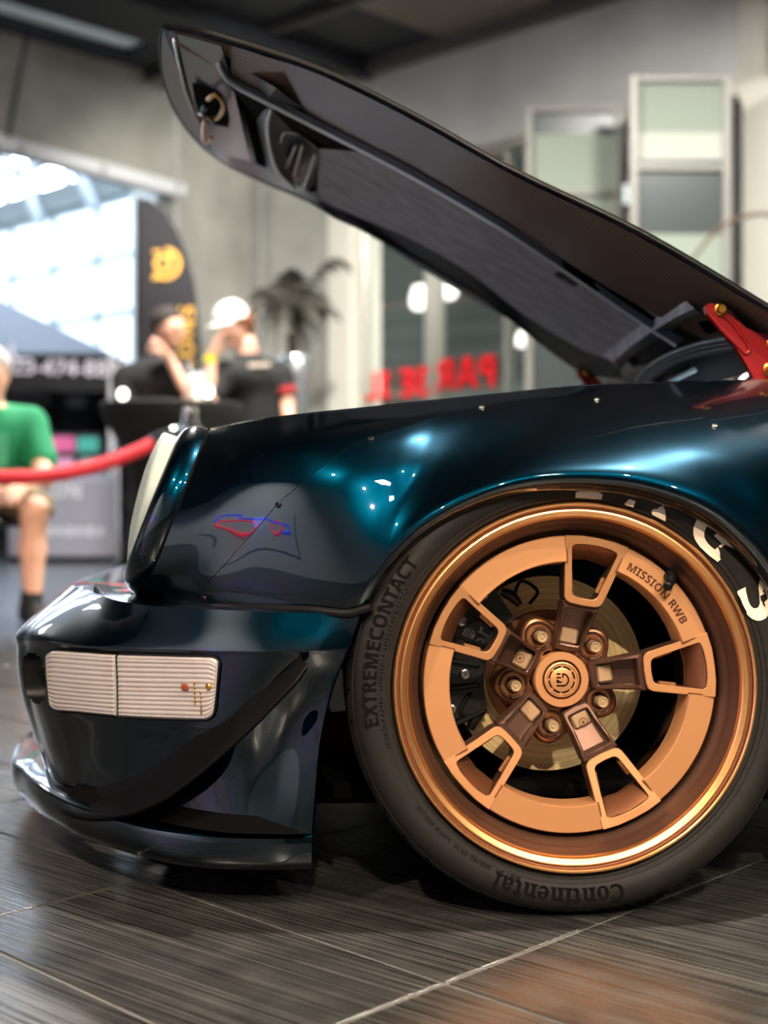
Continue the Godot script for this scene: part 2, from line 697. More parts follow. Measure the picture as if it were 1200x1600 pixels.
func build_fender() -> void:
	var out := Vector3(-0.2, 0.4, 1)
	var fen := part("front_fender", car)
	fen.name = "front_fender"
	var far := part("front_fender", car)
	var g := patch(FG, 0.0, 17.0, 0.0, 6.0, 204, 48)
	# over the crest and down into the boot
	var last: PackedVector3Array = g[g.size() - 1]
	for d in [[-0.03, -0.001], [-0.075, -0.008], [-0.115, -0.02], [-0.12, -0.05], [-0.12, -0.10]]:
		var row := PackedVector3Array()
		for p in last:
			row.append(p + Vector3(0, d[1], d[0]))
		g.append(row)
	obj("panel", MB.new().grid(g, out), M.paint, fen)
	obj("panel", MB.new().grid(mirror_z(g, -MID), Vector3(out.x, out.y, -1)), M.paint, far)
	# the riveted wide arch stands 3 mm proud of the wing
	var fl := part("wheel_arch_flare", car)
	var a := patch(FG, 0.98, 14.6, 0.0, func(s): return maxf(seam(s), 0.01), 220, 30, 0.0032)
	var edge := []
	var e0: PackedVector3Array = a[0]
	var e1 := PackedVector3Array()
	var e2 := PackedVector3Array()
	var e3 := PackedVector3Array()
	for p in e0:
		var c := p - Vector3(0.25, 0.30, p.z)
		c.z = 0.0
		var inw := -c.normalized() if p.y > 0.02 else Vector3.ZERO
		e1.append(p + Vector3(0, 0, -0.004) + inw * 0.002)
		e2.append(p + Vector3(0, 0, -0.009) + inw * 0.001)
		e3.append(p + Vector3(0, 0, -0.018) - inw * 0.006)
	var lip := [e3, e2, e1, e0]
	a.insert(0, e1)
	a.insert(0, e2)
	a.insert(0, e3)
	var top: PackedVector3Array = a[a.size() - 1]
	var t1 := PackedVector3Array()
	for i in top.size():
		var s := lerpf(0.98, 14.6, i / float(top.size() - 1))
		t1.append(surf(FG, s, maxf(seam(s), 0.01)) - surf_n(FG, s, maxf(seam(s), 0.01), Vector3.BACK) * 0.001)
	obj("flare_panel", MB.new().grid(a, out), M.paint, fl)
	obj("flare_edge", MB.new().grid([top, t1], Vector3.UP), M.black, fl)
	var seal := PackedVector3Array()
	for i in range(0, top.size(), 2):
		seal.append(t1[i].lerp(top[i], 0.4))
	obj("seal", MB.new().tube(seal, 0.0022, 6), M.pit, fl)
	for r in [[1.06, 0.10, 322, 934], [2.0, 0.0, 425, 783], [3.1, 0.0, 577, 685], [6.0, 0, 752, 640], [8.0, 0, 935, 629], [10.9, 0, 1115, 669]]:
		var best := Vector2.ZERO
		var bd := 1e9
		var want := Vector2(r[2], r[3])
		for i in 81:
			for j in 25:
				var s: float = r[0] - 1.0 + i * 0.025
				if s < 0.98:
					continue
				var t: float = maxf(seam(s) - 0.9 + j * 0.035, 0.0)
				var q := pix(surf(FG, s, t))
				var d := q.distance_to(want)
				if d < bd:
					bd = d
					best = Vector2(s, t)
		var p := surf(FG, best.x, best.y)
		var nn := surf_n(FG, best.x, best.y, Vector3.BACK)
		var xf := Transform3D(Basis.looking_at(-nn, Vector3.UP), p + nn * 0.0032)
		obj("rivet", MB.new().lathe([Vector2(0.0046, -0.001), Vector2(0.0046, 0.0012), Vector2(0.0038, 0.0022), Vector2(0.002, 0.0024), Vector2(0.0019, 0.0008), Vector2(0, 0.0006)], 20, xf), M.steel if r[3] < 680 else M.black, fl)
	# rubber strip between wing and bumper
	var st := PackedVector3Array()
	for i in 61:
		var s := lerpf(0.0, 4.0, i / 60.0)
		st.append(surf(FG, s, 0.0) + Vector3(0, -0.004, 0.004))
	st.append(st[60] + (st[60] - st[58]).normalized() * 0.018)
	var pre := PackedVector3Array([C(152, 921, 0.375), C(160, 933, 0.335), C(176, 941, 0.295), C(198, 945, 0.255)])
	var all := smooth(pre, 6)
	all.append_array(st.slice(3))
	obj("seam_strip", MB.new().tube(all, 0.0062, 10), M.rubber, fen)
	# shut line of the cowl panel behind the crest
	var sl := smooth(PackedVector3Array([C(1124, 600, 0.33), C(1130, 612, 0.285), C(1145, 625, 0.25), C(1170, 634, 0.225), C(1210, 638, 0.21), C(1300, 640, 0.205)]), 8)
	var sl2 := PackedVector3Array()
	for p in sl:
		sl2.append(on_fender(p))
	obj("shut_line", MB.new().tube(sl2, 0.0016, 6), M.pit, fen)
	# inner wheel housing
	var wl := []
	for q in [[-0.05, 0.322], [-0.12, 0.340], [-0.25, 0.362], [-0.38, 0.365]]:
		var row := PackedVector3Array()
		for i in 41:
			var f := lerpf(-0.5, PI + 0.5, i / 40.0)
			row.append(Vector3(cos(f) * 0.365, 0.305 + sin(f) * (q[1] if sin(f) > 0 else 0.30), q[0]))
		wl.append(row)
	both("wheel_housing", wl, M.pit, car, Vector3.DOWN)
	var hp := PackedVector3Array()
	for i in 25:
		var f := lerpf(-0.5, PI + 0.5, i / 24.0)
		hp.append(Vector3(cos(f) * 0.37, 0.305 + sin(f) * 0.37, -0.385))
	obj("inner_panel", MB.new().poly(hp, Vector3.BACK), M.paint, car)

func on_fender(p: Vector3) -> Vector3:
	var q := pix(p)
	var best := p
	var bd := 1e9
	for i in 61:
		for j in 41:
			var s := 9.0 + i * 0.11
			var t := 3.0 + j * 0.075
			if t > 6.0 or s > 16.0:
				continue
			var a := surf(FG, s, t)
			var d := pix(a).distance_to(q)
			if d < bd:
				bd = d
				best = a
	return best + Vector3(0, 0.0006, 0.0006)

func pix(p: Vector3) -> Vector2:          # a point in the car's own axes as a frame position
	var q := car.transform * p
	return Vector2(CX + q.x / -q.z * F, HY - (q.y - H) / -q.z * F)

func build_headlight() -> void:
	for side in 2:
		var hl := part("headlight", car)
		hl.transform = Transform3D(head_ax, head_at)
		if side:
			var at := Vector3(head_at.x, head_at.y, -2.0 * MID - head_at.z)
			hl.transform = Transform3D(Basis(head_ax.x * Vector3(-1, -1, 1), head_ax.y * Vector3(1, 1, -1), head_ax.z * Vector3(1, 1, -1)), at)
		obj("trim_ring", MB.new().lathe([Vector2(0.128, -0.012), Vector2(0.1345, -0.004), Vector2(0.1368, 0.003), Vector2(0.1362, 0.014), Vector2(0.133, 0.025), Vector2(0.125, 0.034), Vector2(0.114, 0.039), Vector2(0.110, 0.036), Vector2(0.107, 0.025)], 96, Transform3D()), M.paint, hl)
		obj("ring_gap", MB.new().lathe([Vector2(0.128, -0.006), Vector2(0.1368, -0.005), Vector2(0.1385, -0.0005), Vector2(0.1382, 0.0022), Vector2(0.1360, 0.0026)], 96, Transform3D()), M.pit, hl)
		var dome := [Vector2(0.1085, 0.018), Vector2(0.1080, 0.044), Vector2(0.1065, 0.048), Vector2(0.1030, 0.0505), Vector2(0.090, 0.0545), Vector2(0.072, 0.0580), Vector2(0.050, 0.0610), Vector2(0.025, 0.0625), Vector2(0.0, 0.063)]
		obj("lamp_glass", MB.new().lathe(dome, 72, Transform3D(Basis(Vector3(1, 0, 0), Vector3(0, 1, 0.13), Vector3(0, 0, 1)), Vector3.ZERO)), M.head_glass, hl)
		var bowl := []
		for k in 11:
			var r := 0.106 - k * 0.0095
			bowl.append(Vector2(r, -0.05 + r * r * 7.2))
		obj("reflector", MB.new().lathe(bowl, 48), M.head_bowl, hl)
		obj("bulb", MB.new().ball(Vector3(0, 0, 0.0), Vector3(0.014, 0.014, 0.022)), M.chrome, hl)

func bumper_points() -> void:
	var b := [
		[[562, 962, 0.0], [546, 1008, -0.002], [538, 1025, -0.002], [518, 1075, 0.0], [506, 1125, 0.003], [497, 1180, 0.008], [487, 1303, 0.012]],
		[[500, 958, 0.006], [487, 1009, -0.006], [480, 1026, -0.004], [466, 1076, 0.012], [452, 1126, 0.03], [440, 1185, 0.035], [428, 1302, 0.02]],
		[[420, 956, 0.022], [412, 1010, 0.006], [408, 1026, 0.006], [398, 1076, 0.014], [390, 1126, 0.025], [380, 1190, 0.04], [366, 1298, 0.04]],
		[[330, 952, 0.065], [330, 1010, 0.042], [330, 1026, 0.042], [326, 1075, 0.048], [322, 1126, 0.056], [315, 1185, 0.07], [300, 1288, 0.08]],
		[[250, 948, 0.13], [255, 1008, 0.098], [257, 1024, 0.098], [257, 1074, 0.104], [255, 1124, 0.11], [250, 1180, 0.125], [240, 1274, 0.14]],
		[[190, 940, 0.205], [185, 1005, 0.16], [186, 1022, 0.158], [188, 1072, 0.163], [188, 1120, 0.17], [185, 1170, 0.185], [178, 1258, 0.205]],
		[[163, 932, 0.285], [125, 1000, 0.226], [124, 1018, 0.224], [126, 1068, 0.229], [130, 1114, 0.236], [133, 1165, 0.25], [128, 1243, 0.272]],
		[[146, 926, 0.36], [80, 991, 0.298], [76, 1015, 0.296], [78, 1063, 0.30], [84, 1110, 0.307], [95, 1161, 0.32], [97, 1230, 0.345]],
		[[130, 919, 0.45], [48, 984, 0.385], [42, 1014, 0.384], [44, 1060, 0.388], [52, 1104, 0.395], [66, 1158, 0.41], [80, 1216, 0.43]],
		[[112, 912, 0.56], [33, 979, 0.50], [28, 1009, 0.50], [30, 1053, 0.505], [39, 1095, 0.51], [57, 1148, 0.525], [77, 1195, 0.54]]]
	for c in b:
		var col := PackedVector3Array()
		var p0 := C(c[0][0], c[0][1], c[0][2])
		col.append(p0)
		for k in range(1, 7):
			col.append(C(c[k][0], c[k][1], c[k][2]))
		BG.append(col)
	# the nose in the middle of the car
	var mid := PackedVector3Array()
	var dx := [-0.01, -0.032, -0.032, -0.031, -0.030, -0.026, -0.02]
	for k in 7:
		var p: Vector3 = BG[9][k]
		mid.append(Vector3(p.x + dx[k], p.y, -MID))
	BG.append(mid)

func build_bumper() -> void:
	var out := Vector3(-1, 0.2, 1)
	var bp := part("front_bumper", car)
	var ns := 160
	var nt := 48
	var hole := func(r: int, c: int) -> bool:
		var s: float = (c + 0.5) / ns * 10.0
		var t: float = (r + 0.5) / nt * 6.0
		var u := (s - 7.75) / 0.55
		var w := (t - 3.0) / 0.85
		return pow(absf(u), 3.0) + pow(absf(w), 3.0) < 1.0
	var g := patch(BG, 0, 10, 0, 6, ns, nt)
	obj("bumper_skin", MB.new().grid(g, out, hole), M.paint, bp)
	obj("bumper_skin", MB.new().grid(mirror_z(g, -MID), Vector3(-1, 0.2, -1), hole), M.paint, bp)
	# the shelf on top, back to the wing, and the return at the wheel opening
	var r0: PackedVector3Array = g[0]
	var sh := [r0]
	for d in [0.006, 0.03, 0.09, 0.16]:
		var row := PackedVector3Array()
		for i in r0.size():
			var p := r0[i]
			var s := i / 16.0
			var inn := Vector3(0.25 + 0.6 * clampf((s - 4.0) / 3.0, 0, 1), 0, -1.0 + 0.85 * clampf((s - 5.0) / 4.0, 0, 1)).normalized()
			row.append(p + inn * d + Vector3(0, 0.004 * minf(d / 0.03, 1.0), 0))
		sh.append(row)
	obj("shelf", MB.new().grid(sh, Vector3.UP), M.paint, bp)
	obj("shelf", MB.new().grid(mirror_z(sh, -MID), Vector3.UP), M.paint, bp)
	var ed := PackedVector3Array()
	var ed2 := PackedVector3Array()
	var ed3 := PackedVector3Array()
	for row in g:
		ed.append(row[0])
		ed2.append(row[0] + Vector3(0.003, 0, -0.004))
		ed3.append(row[0] + Vector3(-0.002, 0, -0.05))
	obj("edge_return", MB.new().grid([ed, ed2, ed3], Vector3(1, 0, 0.2)), M.paint, bp)
	# fog lamp opening in the nose
	var pk := []
	for d in [0.0, 0.02, 0.05]:
		var row := PackedVector3Array()
		for i in 41:
			var f := TAU * i / 40.0
			var cu := signf(cos(f)) * pow(absf(cos(f)), 0.6667)
			var su := signf(sin(f)) * pow(absf(sin(f)), 0.6667)
			var s := 7.75 + cu * 0.57
			var t := 3.0 + su * 0.87
			row.append(surf(BG, s, t) + Vector3(1, 0, -0.12) * d)
		pk.append(row)
	obj("duct_wall", MB.new().grid(pk, Vector3(-1, 0, 0)), M.black, bp)
	obj("duct_back", MB.new().poly(pk[2].slice(0, 40), Vector3(-1, 0, 1)), M.pit, bp)
	build_lamps(bp)
	# dive plane
	var cn := part("canard", car)
	var ia := [[470, 1029, -0.002], [450, 1046, 0.006], [420, 1074, 0.012], [392, 1100, 0.016], [360, 1127, 0.034], [300, 1175, 0.066], [240, 1217, 0.12], [180, 1242, 0.19], [130, 1249, 0.252], [96, 1245, 0.315], [82, 1238, 0.36]]
	var oa := [[479, 1037, -0.022], [462, 1060, -0.034], [432, 1091, -0.034], [404, 1120, -0.03], [373, 1149, -0.016], [313, 1201, 0.012], [254, 1244, 0.06], [193, 1268, 0.13], [138, 1273, 0.20], [100, 1263, 0.265], [84, 1252, 0.31]]
	var pi_ := PackedVector3Array()
	var po := PackedVector3Array()
	for k in ia.size():
		pi_.append(C(ia[k][0], ia[k][1], ia[k][2]))
		po.append(C(oa[k][0], oa[k][1], oa[k][2]))
	pi_ = smooth(pi_, 8)
	po = smooth(po, 8)
	var rows := [PackedVector3Array(), PackedVector3Array(), PackedVector3Array(), PackedVector3Array(), PackedVector3Array(), PackedVector3Array(), PackedVector3Array()]
	for k in pi_.size():
		var a := pi_[k]
		var b := po[k]
		var o := (b - a).normalized()
		rows[0].append(a + Vector3(0, 0.012, 0.0) - o * 0.012)
		rows[1].append(a + Vector3(0, 0.006, 0.0))
		rows[2].append(a + o * 0.008)
		rows[3].append(b)
		rows[4].append(b + Vector3(0, -0.003, 0) + o * 0.003)
		rows[5].append(b + Vector3(0, -0.009, 0) + o * 0.001)
		rows[6].append(a + Vector3(0, -0.010, 0) - o * 0.012)
	obj("blade", MB.new().grid(rows, Vector3(0, 1, 0.3)), M.canard, cn)
	obj("blade", MB.new().grid(mirror_z(rows, -MID), Vector3(0, 1, -0.3)), M.canard, cn)
	# splitter under the bumper
	var sp := part("front_splitter", car)
	var tp := [[487, 1303], [445, 1305], [400, 1305], [350, 1304], [300, 1301], [250, 1294], [200, 1283], [150, 1268], [110, 1254], [75, 1236], [50, 1219], [33, 1203]]
	var line := PackedVector3Array()
	for q in tp:
		line.append(CY(q[0], q[1], 0.104))
	line.append(Vector3(-0.872, 0.104, -0.58))
	line.append(Vector3(-0.90, 0.104, -0.75))
	line.append(Vector3(-0.905, 0.104, -MID))
	line = smooth(line, 8)
	var prof := [[-0.10, 0.012], [-0.035, 0.008], [-0.010, 0.001], [-0.003, -0.001], [0.0, -0.006], [0.001, -0.02], [-0.001, -0.036], [-0.006, -0.047], [-0.018, -0.052], [-0.10, -0.053]]
	var srows := []
	for q in prof:
		var row := PackedVector3Array()
		for k in line.size():
			var t := (line[mini(k + 1, line.size() - 1)] - line[maxi(k - 1, 0)]).normalized()
			var o := Vector3(t.z, 0, -t.x)
			if o.dot(Vector3(-0.5, 0, 1)) < 0.0:
				o = -o
			row.append(line[k] + o * q[0] + Vector3(0, q[1], 0))
		srows.append(row)
	obj("splitter_lip", MB.new().grid(srows, Vector3(-0.5, 0.3, 1)), M.paint, sp)
	obj("splitter_lip", MB.new().grid(mirror_z(srows, -MID), Vector3(-0.5, 0.3, -1)), M.paint, sp)
	var cap := PackedVector3Array()
	for row in srows:
		cap.append(row[0])
	obj("splitter_end", MB.new().poly(cap, Vector3.RIGHT), M.paint, sp)
	obj("rubber_trim", MB.new().grid(patch(BG, 0.35, 6.2, func(s): return 5.98 - 0.2 * clampf((s - 0.3) / 1.2, 0, 1), 6.0, 70, 6, func(u, v): return 0.002 + 0.014 * v * clampf(u * 8.0, 0, 1)), Vector3(0, 0, 1)), M.pit, sp)

func build_lamps(bp: Node3D) -> void:
	var out := Vector3(-1, 0.2, 1)
	for k in 2:
		var s0: float = [2.80, 5.015][k]
		var s1: float = [4.985, 6.96][k]
		var lamp := part(["turn_signal", "fog_lamp"][k], car)
		var rnd := func(s: float) -> float:
			var e := absf(s - (s0 if k == 0 else s1))
			var R: float = 0.22 if k == 0 else 0.30
			return 0.30 * (1.0 - sqrt(1.0 - pow(1.0 - minf(e / R, 1.0), 2.0)))
		var lo := func(s): return 2.0 + rnd.call(s)
		var hi := func(s): return 3.98 - rnd.call(s)
		var rib := func(u: float, v: float) -> float:
			var e := minf(minf(u, 1.0 - u) * 40.0, minf(v, 1.0 - v) * 24.0)
			return 0.0075 * sqrt(1.0 - pow(1.0 - minf(e, 1.0), 2.0)) + (0.0016 * pow(absf(sin(v * PI * 14.0)), 0.7) if v > 0.04 and v < 0.96 else 0.0)
		obj("lens", MB.new().grid(patch(BG, s0, s1, lo, hi, 90, 104, rib), out), M.lens, lamp)
		obj("housing", MB.new().grid(patch(BG, s0, s1, lo, hi, 60, 12, func(u, v): return 0.0012 - 0.0 * u * v), out), M.reflector, lamp)
		# dark gasket round the lens
		var ring := PackedVector3Array()
		for i in 40:
			var s := lerpf(s0, s1, i / 39.0)
			ring.append(surf(BG, s, lo.call(s)) + surf_n(BG, s, lo.call(s), out) * 0.002)
		for i in 40:
			var s := lerpf(s1, s0, i / 39.0)
			ring.append(surf(BG, s, hi.call(s)) + surf_n(BG, s, hi.call(s), out) * 0.002)
		obj("gasket", MB.new().tube(ring, 0.0022, 6, true), M.rubber if k == 0 else M.pit, lamp)
		for v in ([0.22, 0.78] if k == 0 else [0.1, 0.92]):
			var ln := PackedVector3Array()
			for i in 9:
				var t := lerpf(2.15, 3.85, i / 8.0)
				var s := lerpf(s0, s1, v)
				ln.append(surf(BG, s, t) + surf_n(BG, s, t, out) * 0.0065)
			obj("lens_seam", MB.new().tube(ln, 0.0011, 5), M.brass, lamp)
		var bs := 3.42 if k == 0 else 5.9
		var bpz := surf(BG, bs, 2.95)
		var bn := surf_n(BG, bs, 2.95, out)
		var xf := Transform3D(Basis.looking_at(-bn, Vector3.UP), bpz)
		if k == 0:
			obj("bulb", MB.new().box(Vector3(0.014, 0.009, 0.006), xf.translated_local(Vector3(0, 0, 0.0085)), 0.002), M.amber, lamp)
			obj("bulb_holder", MB.new().lathe([Vector2(0.012, 0.0), Vector2(0.012, 0.004), Vector2(0.004, 0.006)], 16, xf), M.reflector, lamp)
			var sx := surf(BG, 2.92, 2.92)
			var sn := surf_n(BG, 2.92, 2.92, out)
			obj("screw", MB.new().lathe([Vector2(0.005, 0.0), Vector2(0.005, 0.004), Vector2(0.0035, 0.0055), Vector2(0.0016, 0.0055), Vector2(0.0015, 0.003), Vector2(0, 0.003)], 16, Transform3D(Basis.looking_at(-sn, Vector3.UP), sx + sn * 0.0055)), M.brass, lamp)
			for e in [[3.20, 3.15, 0.0], [3.05, 3.45, 0.3]]:
				var q := surf(BG, e[0], e[1])
				obj("reflector_step", MB.new().box(Vector3(0.004, 0.034, 0.004), Transform3D(Basis.looking_at(-bn, Vector3.UP), q + bn * 0.007), 0.001), M.brass, lamp)
	# the seam between the two lenses
	var mid := PackedVector3Array()
	for i in 9:
		var t := lerpf(2.02, 3.96, i / 8.0)
		mid.append(surf(BG, 5.0, t) + surf_n(BG, 5.0, t, out) * 0.004)
	obj("lamp_divider", MB.new().tube(mid, 0.0022, 6), M.rubber, bp)

# ------------------------------------------------------------------ bonnet
var HP := PackedVector2Array()            # side view of the bonnet's underside: x back, y up
var HN := PackedVector3Array()            # its near edge

func hood_setup() -> void:
	var e := [[253, 42, 0.50], [290, 47, 0.45], [340, 57, 0.42], [500, 110, 0.385], [640, 177, 0.36], [800, 266, 0.335], [1000, 363, 0.305], [1200, 481, 0.285], [1300, 545, 0.275]]
	for q in e:
		HN.append(C(q[0], q[1], q[2]))
	for p in HN:
		HP.append(Vector2(p.x, p.y))

func hy(x: float) -> float:
	var k := 0
	while k < HP.size() - 2 and x > HP[k + 1].x:
		k += 1
	var a := HP[maxi(k - 1, 0)]
	var b := HP[k]
	var c := HP[k + 1]
	var d := HP[mini(k + 2, HP.size() - 1)]
	var t := (x - b.x) / (c.x - b.x)
	if t < 0.0 or t > 1.0 or k < 2:
		return lerpf(b.y, c.y, t)
	var m1 := (c.y - a.y) / (c.x - a.x)
	var m2 := (d.y - b.y) / (d.x - b.x)
	var w := c.x - b.x
	var t2 := t * t
	var t3 := t2 * t
	return (2 * t3 - 3 * t2 + 1) * b.y + (t3 - 2 * t2 + t) * w * m1 + (3 * t2 - 2 * t3) * c.y + (t3 - t2) * w * m2

func HQ(px: float, py: float, d: float) -> Vector3:     # a frame position on the bonnet's underside, d metres below its skin
	var o := car_inv * Vector3(0, H, 0)
	var r := car_inv.basis * Vector3((px - CX) / F, -(py - HY) / F, -1)
	var t0 := 1.6
	var t1 := 4.4
	for k in 40:
		var t := (t0 + t1) * 0.5
		var p := o + r * t
		if p.y < hy(p.x) - d * 1.12:
			t0 = t
		else:
			t1 = t
	return o + r * t0

func HL(pts: Array, d: float, n := 8) -> PackedVector3Array:
	var o := PackedVector3Array()
	for q in pts:
		o.append(HQ(q[0], q[1], d))
	return smooth(o, n) if n > 1 else o

func rule(a: PackedVector3Array, b: PackedVector3Array, n: int) -> Array:
	var g := []
	for k in n + 1:
		var row := PackedVector3Array()
		for i in a.size():
			row.append(a[i].lerp(b[i], k / float(n)))
		g.append(row)
	return g

func strip(called: String, a: Array, b: Array, d0: float, d1: float, m: Material, parent: Node, n := 8) -> MeshInstance3D:
	return obj(called, MB.new().grid(rule(HL(a, d0, n), HL(b, d1, n), 6), Vector3(-0.4, -1, 0.2)), m, parent)

func build_hood() -> void:
	hood_setup()
	var hd := part("bonnet", car)
	# the outer skin: a full-width panel with a rolled rim
	var us := 60
	var vs := 40
	var top := []
	var low := []
	var fl := smooth(HN, 8)
	for j in vs + 1:
		var v := j / float(vs)
		var r1 := PackedVector3Array()
		var r2 := PackedVector3Array()
		for i in fl.size():
			var p := fl[i]
			var z := lerpf(p.z, -2.0 * MID - p.z, v)
			var bow := 0.022 * pow(absf(v - 0.5) * 2.0, 2.0)
			var y := hy(p.x)
			var nose := clampf(1.0 - (p.x - HN[0].x) / 0.16, 0, 1)
			var q := Vector3(p.x - 0.035 * nose * (1.0 - pow(absf(v - 0.5) * 2.0, 2.0)), y, z)
			r2.append(q)
			r1.append(q + Vector3(0.004, 0.005 + 0.012 * (1.0 - pow(absf(v - 0.5) * 2.0, 4.0)), 0))
		top.append(r1)
		low.append(r2)
	obj("outer_skin", MB.new().grid(top, Vector3.UP), M.paint, hd)
	obj("inner_skin", MB.new().grid(low, Vector3.DOWN), M.hood_black, hd)
	var rim := PackedVector3Array()
	var rim2 := PackedVector3Array()
	for i in range(fl.size() - 1, -1, -1):
		rim.append(low[0][i])
		rim2.append(top[0][i])
	for j in vs + 1:
		rim.append(low[j][0])
		rim2.append(top[j][0])
	for i in fl.size():
		rim.append(low[vs][i])
		rim2.append(top[vs][i])
	obj("rim", MB.new().grid([rim, rim2], Vector3(-0.3, 0, 0.3)), M.canard, hd)
	obj("edge_bead", MB.new().tube(rim, 0.0022, 8), M.canard, hd)
	# carbon flange along the near side
	strip("carbon_flange", [[268, 47], [330, 62], [420, 90], [500, 117], [640, 185], [800, 273], [1000, 371], [1200, 489], [1290, 545]], [[276, 70], [336, 104], [430, 158], [505, 194], [640, 262], [790, 350], [985, 470], [1160, 560], [1260, 606]], 0.004, 0.018, M.carbon, hd)
	# raised frame and its bright edge
	var fr := [[345, 93], [365, 122], [440, 160], [520, 200], [650, 267], [790, 349], [900, 421], [1000, 489], [1070, 530]]
	var fi := [[340, 101], [362, 131], [437, 171], [516, 211], [645, 278], [784, 359], [893, 431], [990, 497], [1056, 540]]
	strip("frame_edge", fr, fi, 0.020, 0.028, M.hood_black, hd)
	obj("frame_bead", MB.new().tube(HL(fi, 0.028), 0.004, 8), M.bead, hd)
	# wall of the recess, the liner panel and the far frame
	strip("recess_wall", fi, [[352, 150], [420, 205], [500, 233], [560, 240], [650, 263], [740, 300], [850, 358], [960, 440], [1040, 500]].slice(0, 9), 0.028, 0.004, M.pit, hd)
	strip("liner_panel", [[497, 232], [560, 238], [650, 262], [740, 297], [850, 355], [960, 436], [1060, 512]], [[497, 316], [545, 335], [640, 374], [730, 425], [815, 490], [905, 545], [965, 566]], 0.010, 0.010, M.liner, hd)
	strip("far_recess", [[497, 316], [545, 334], [640, 373], [730, 424], [815, 489], [905, 544], [965, 566]], [[520, 340], [600, 378], [700, 437], [770, 480], [840, 535], [905, 580], [960, 592]], 0.010, 0.030, M.black, hd)
	strip("far_frame", [[478, 313], [520, 339], [600, 377], [700, 436], [770, 479], [840, 534], [905, 579], [960, 591]], [[470, 309], [505, 327], [595, 369], [690, 424], [762, 468], [835, 523], [905, 575], [950, 596]], 0.030, 0.008, M.carbon, hd)
	# nose crossmember with latch
	strip("nose_frame", [[276, 53], [284, 90], [296, 140], [312, 190], [331, 234]], [[345, 72], [360, 120], [372, 170], [382, 215], [392, 254]], 0.014, 0.020, M.hood_black, hd)
	strip("nose_flange", [[256, 47], [262, 85], [277, 140], [297, 190], [323, 232]], [[276, 53], [284, 90], [296, 140], [312, 190], [331, 234]], 0.002, 0.014, M.canard, hd)
	obj("nose_bead", MB.new().tube(HL([[273, 62], [278, 90], [290, 140], [304, 178], [313, 196]], 0.016), 0.0035, 8), M.steel, hd)
	strip("frame_groove", [[345, 84], [365, 135], [384, 190], [400, 256]], [[372, 102], [392, 160], [405, 210], [418, 264]], 0.020, 0.003, M.pit, hd)
	strip("cross_frame", [[372, 102], [392, 160], [405, 210], [418, 264]], [[432, 138], [418, 175], [424, 225], [446, 283]], 0.006, 0.024, M.hood_black, hd)
	strip("recess_corner", [[432, 138], [418, 160], [417, 200], [424, 240], [446, 284]], [[500, 190], [470, 205], [455, 225], [450, 255], [462, 290]], 0.026, 0.010, M.black, hd)
	obj("recess_bead", MB.new().tube(HL([[424, 168], [418, 200], [424, 240], [436, 270], [460, 294]], 0.027), 0.004, 8), M.steel, hd)
	# dark pocket with the latch
	strip("latch_pocket", [[300, 128], [305, 160], [314, 190]], [[345, 150], [354, 175], [358, 200]], 0.021, 0.021, M.pit, hd)
	var la := part("latch", hd)
	obj("spring", MB.new().tube(HL([[325, 155], [336, 148], [346, 156], [349, 168], [342, 182], [330, 187]], 0.032, 6), 0.0045, 8), M.brass, la)
	obj("striker", MB.new().tube(HL([[311, 178], [322, 182], [333, 190]], 0.036, 4), 0.005, 8), M.steel, la)
	obj("lever", MB.new().tube(HL([[320, 188], [318, 205], [321, 222], [331, 215]], 0.030, 6), 0.0042, 8), M.brass, la)
	obj("hook", MB.new().tube(HL([[323, 165], [318, 172], [320, 180]], 0.034, 5), 0.006, 8), M.canard, la)
	# shiny cup in the liner's corner
	var cup := part("lamp_cup", hd)
	strip("cup_face", [[440, 208], [436, 232], [441, 262], [455, 286]], [[462, 206], [496, 232], [495, 262], [488, 302]], 0.012, 0.012, M.visor, cup)
	obj("cup_rim", MB.new().tube(HL([[438, 222], [444, 207], [462, 208], [480, 218], [496, 232]], 0.015, 6), 0.0028, 6), M.steel, cup)
	for q in [[[462, 228], [454, 246], [446, 262]], [[472, 226], [466, 250], [458, 274]], [[492, 240], [484, 268], [474, 296]]]:
		obj("facet", MB.new().tube(HL(q, 0.014, 4), 0.003, 6), M.steel, cup)
	# rear crossmember: stepped bar, arched frame and hinge pad
	strip("rear_bar", [[940, 556], [985, 520], [1030, 494], [1072, 470]], [[958, 566], [1000, 531], [1045, 502], [1085, 482]], 0.012, 0.030, M.liner, hd)
	strip("rear_bar", [[958, 566], [1000, 531], [1045, 502], [1085, 482]], [[966, 576], [1012, 540], [1055, 512], [1094, 490]], 0.030, 0.012, M.hood_black, hd)
	strip("rear_frame", [[950, 586], [1012, 541], [1055, 513], [1094, 491], [1130, 470]], [[1000, 604], [1030, 572], [1075, 548], [1120, 535], [1190, 524]], 0.012, 0.014, M.black, hd)
	for k in 3:
		var o := k * 7.0
		obj("arched_rib", MB.new().tube(HL([[992 + o, 606], [1006 + o, 582 + o * 0.3], [1035 + o, 560 + o * 0.6], [1075, 543 + o], [1110, 534 + o], [1150, 528 + o]], 0.022, 6), 0.006, 8), M.hood_black, hd)
	for q in [[[[978, 562], [990, 556]], [[990, 574], [1001, 566]]], [[[1090, 503], [1112, 500]], [[1105, 523], [1126, 516]]]]:
		strip("vent_slot", q[0], q[1], 0.016, 0.016, M.pit, hd, 3)
	# badge pressed into the liner
	var a := HQ(872, 446, 0.013)
	var b := HQ(934, 402, 0.013)
	var c := HQ(925, 432, 0.013)
	var ex := (b - a).normalized()
	var ez := ex.cross(c - a).normalized()
	var ey := ez.cross(ex)
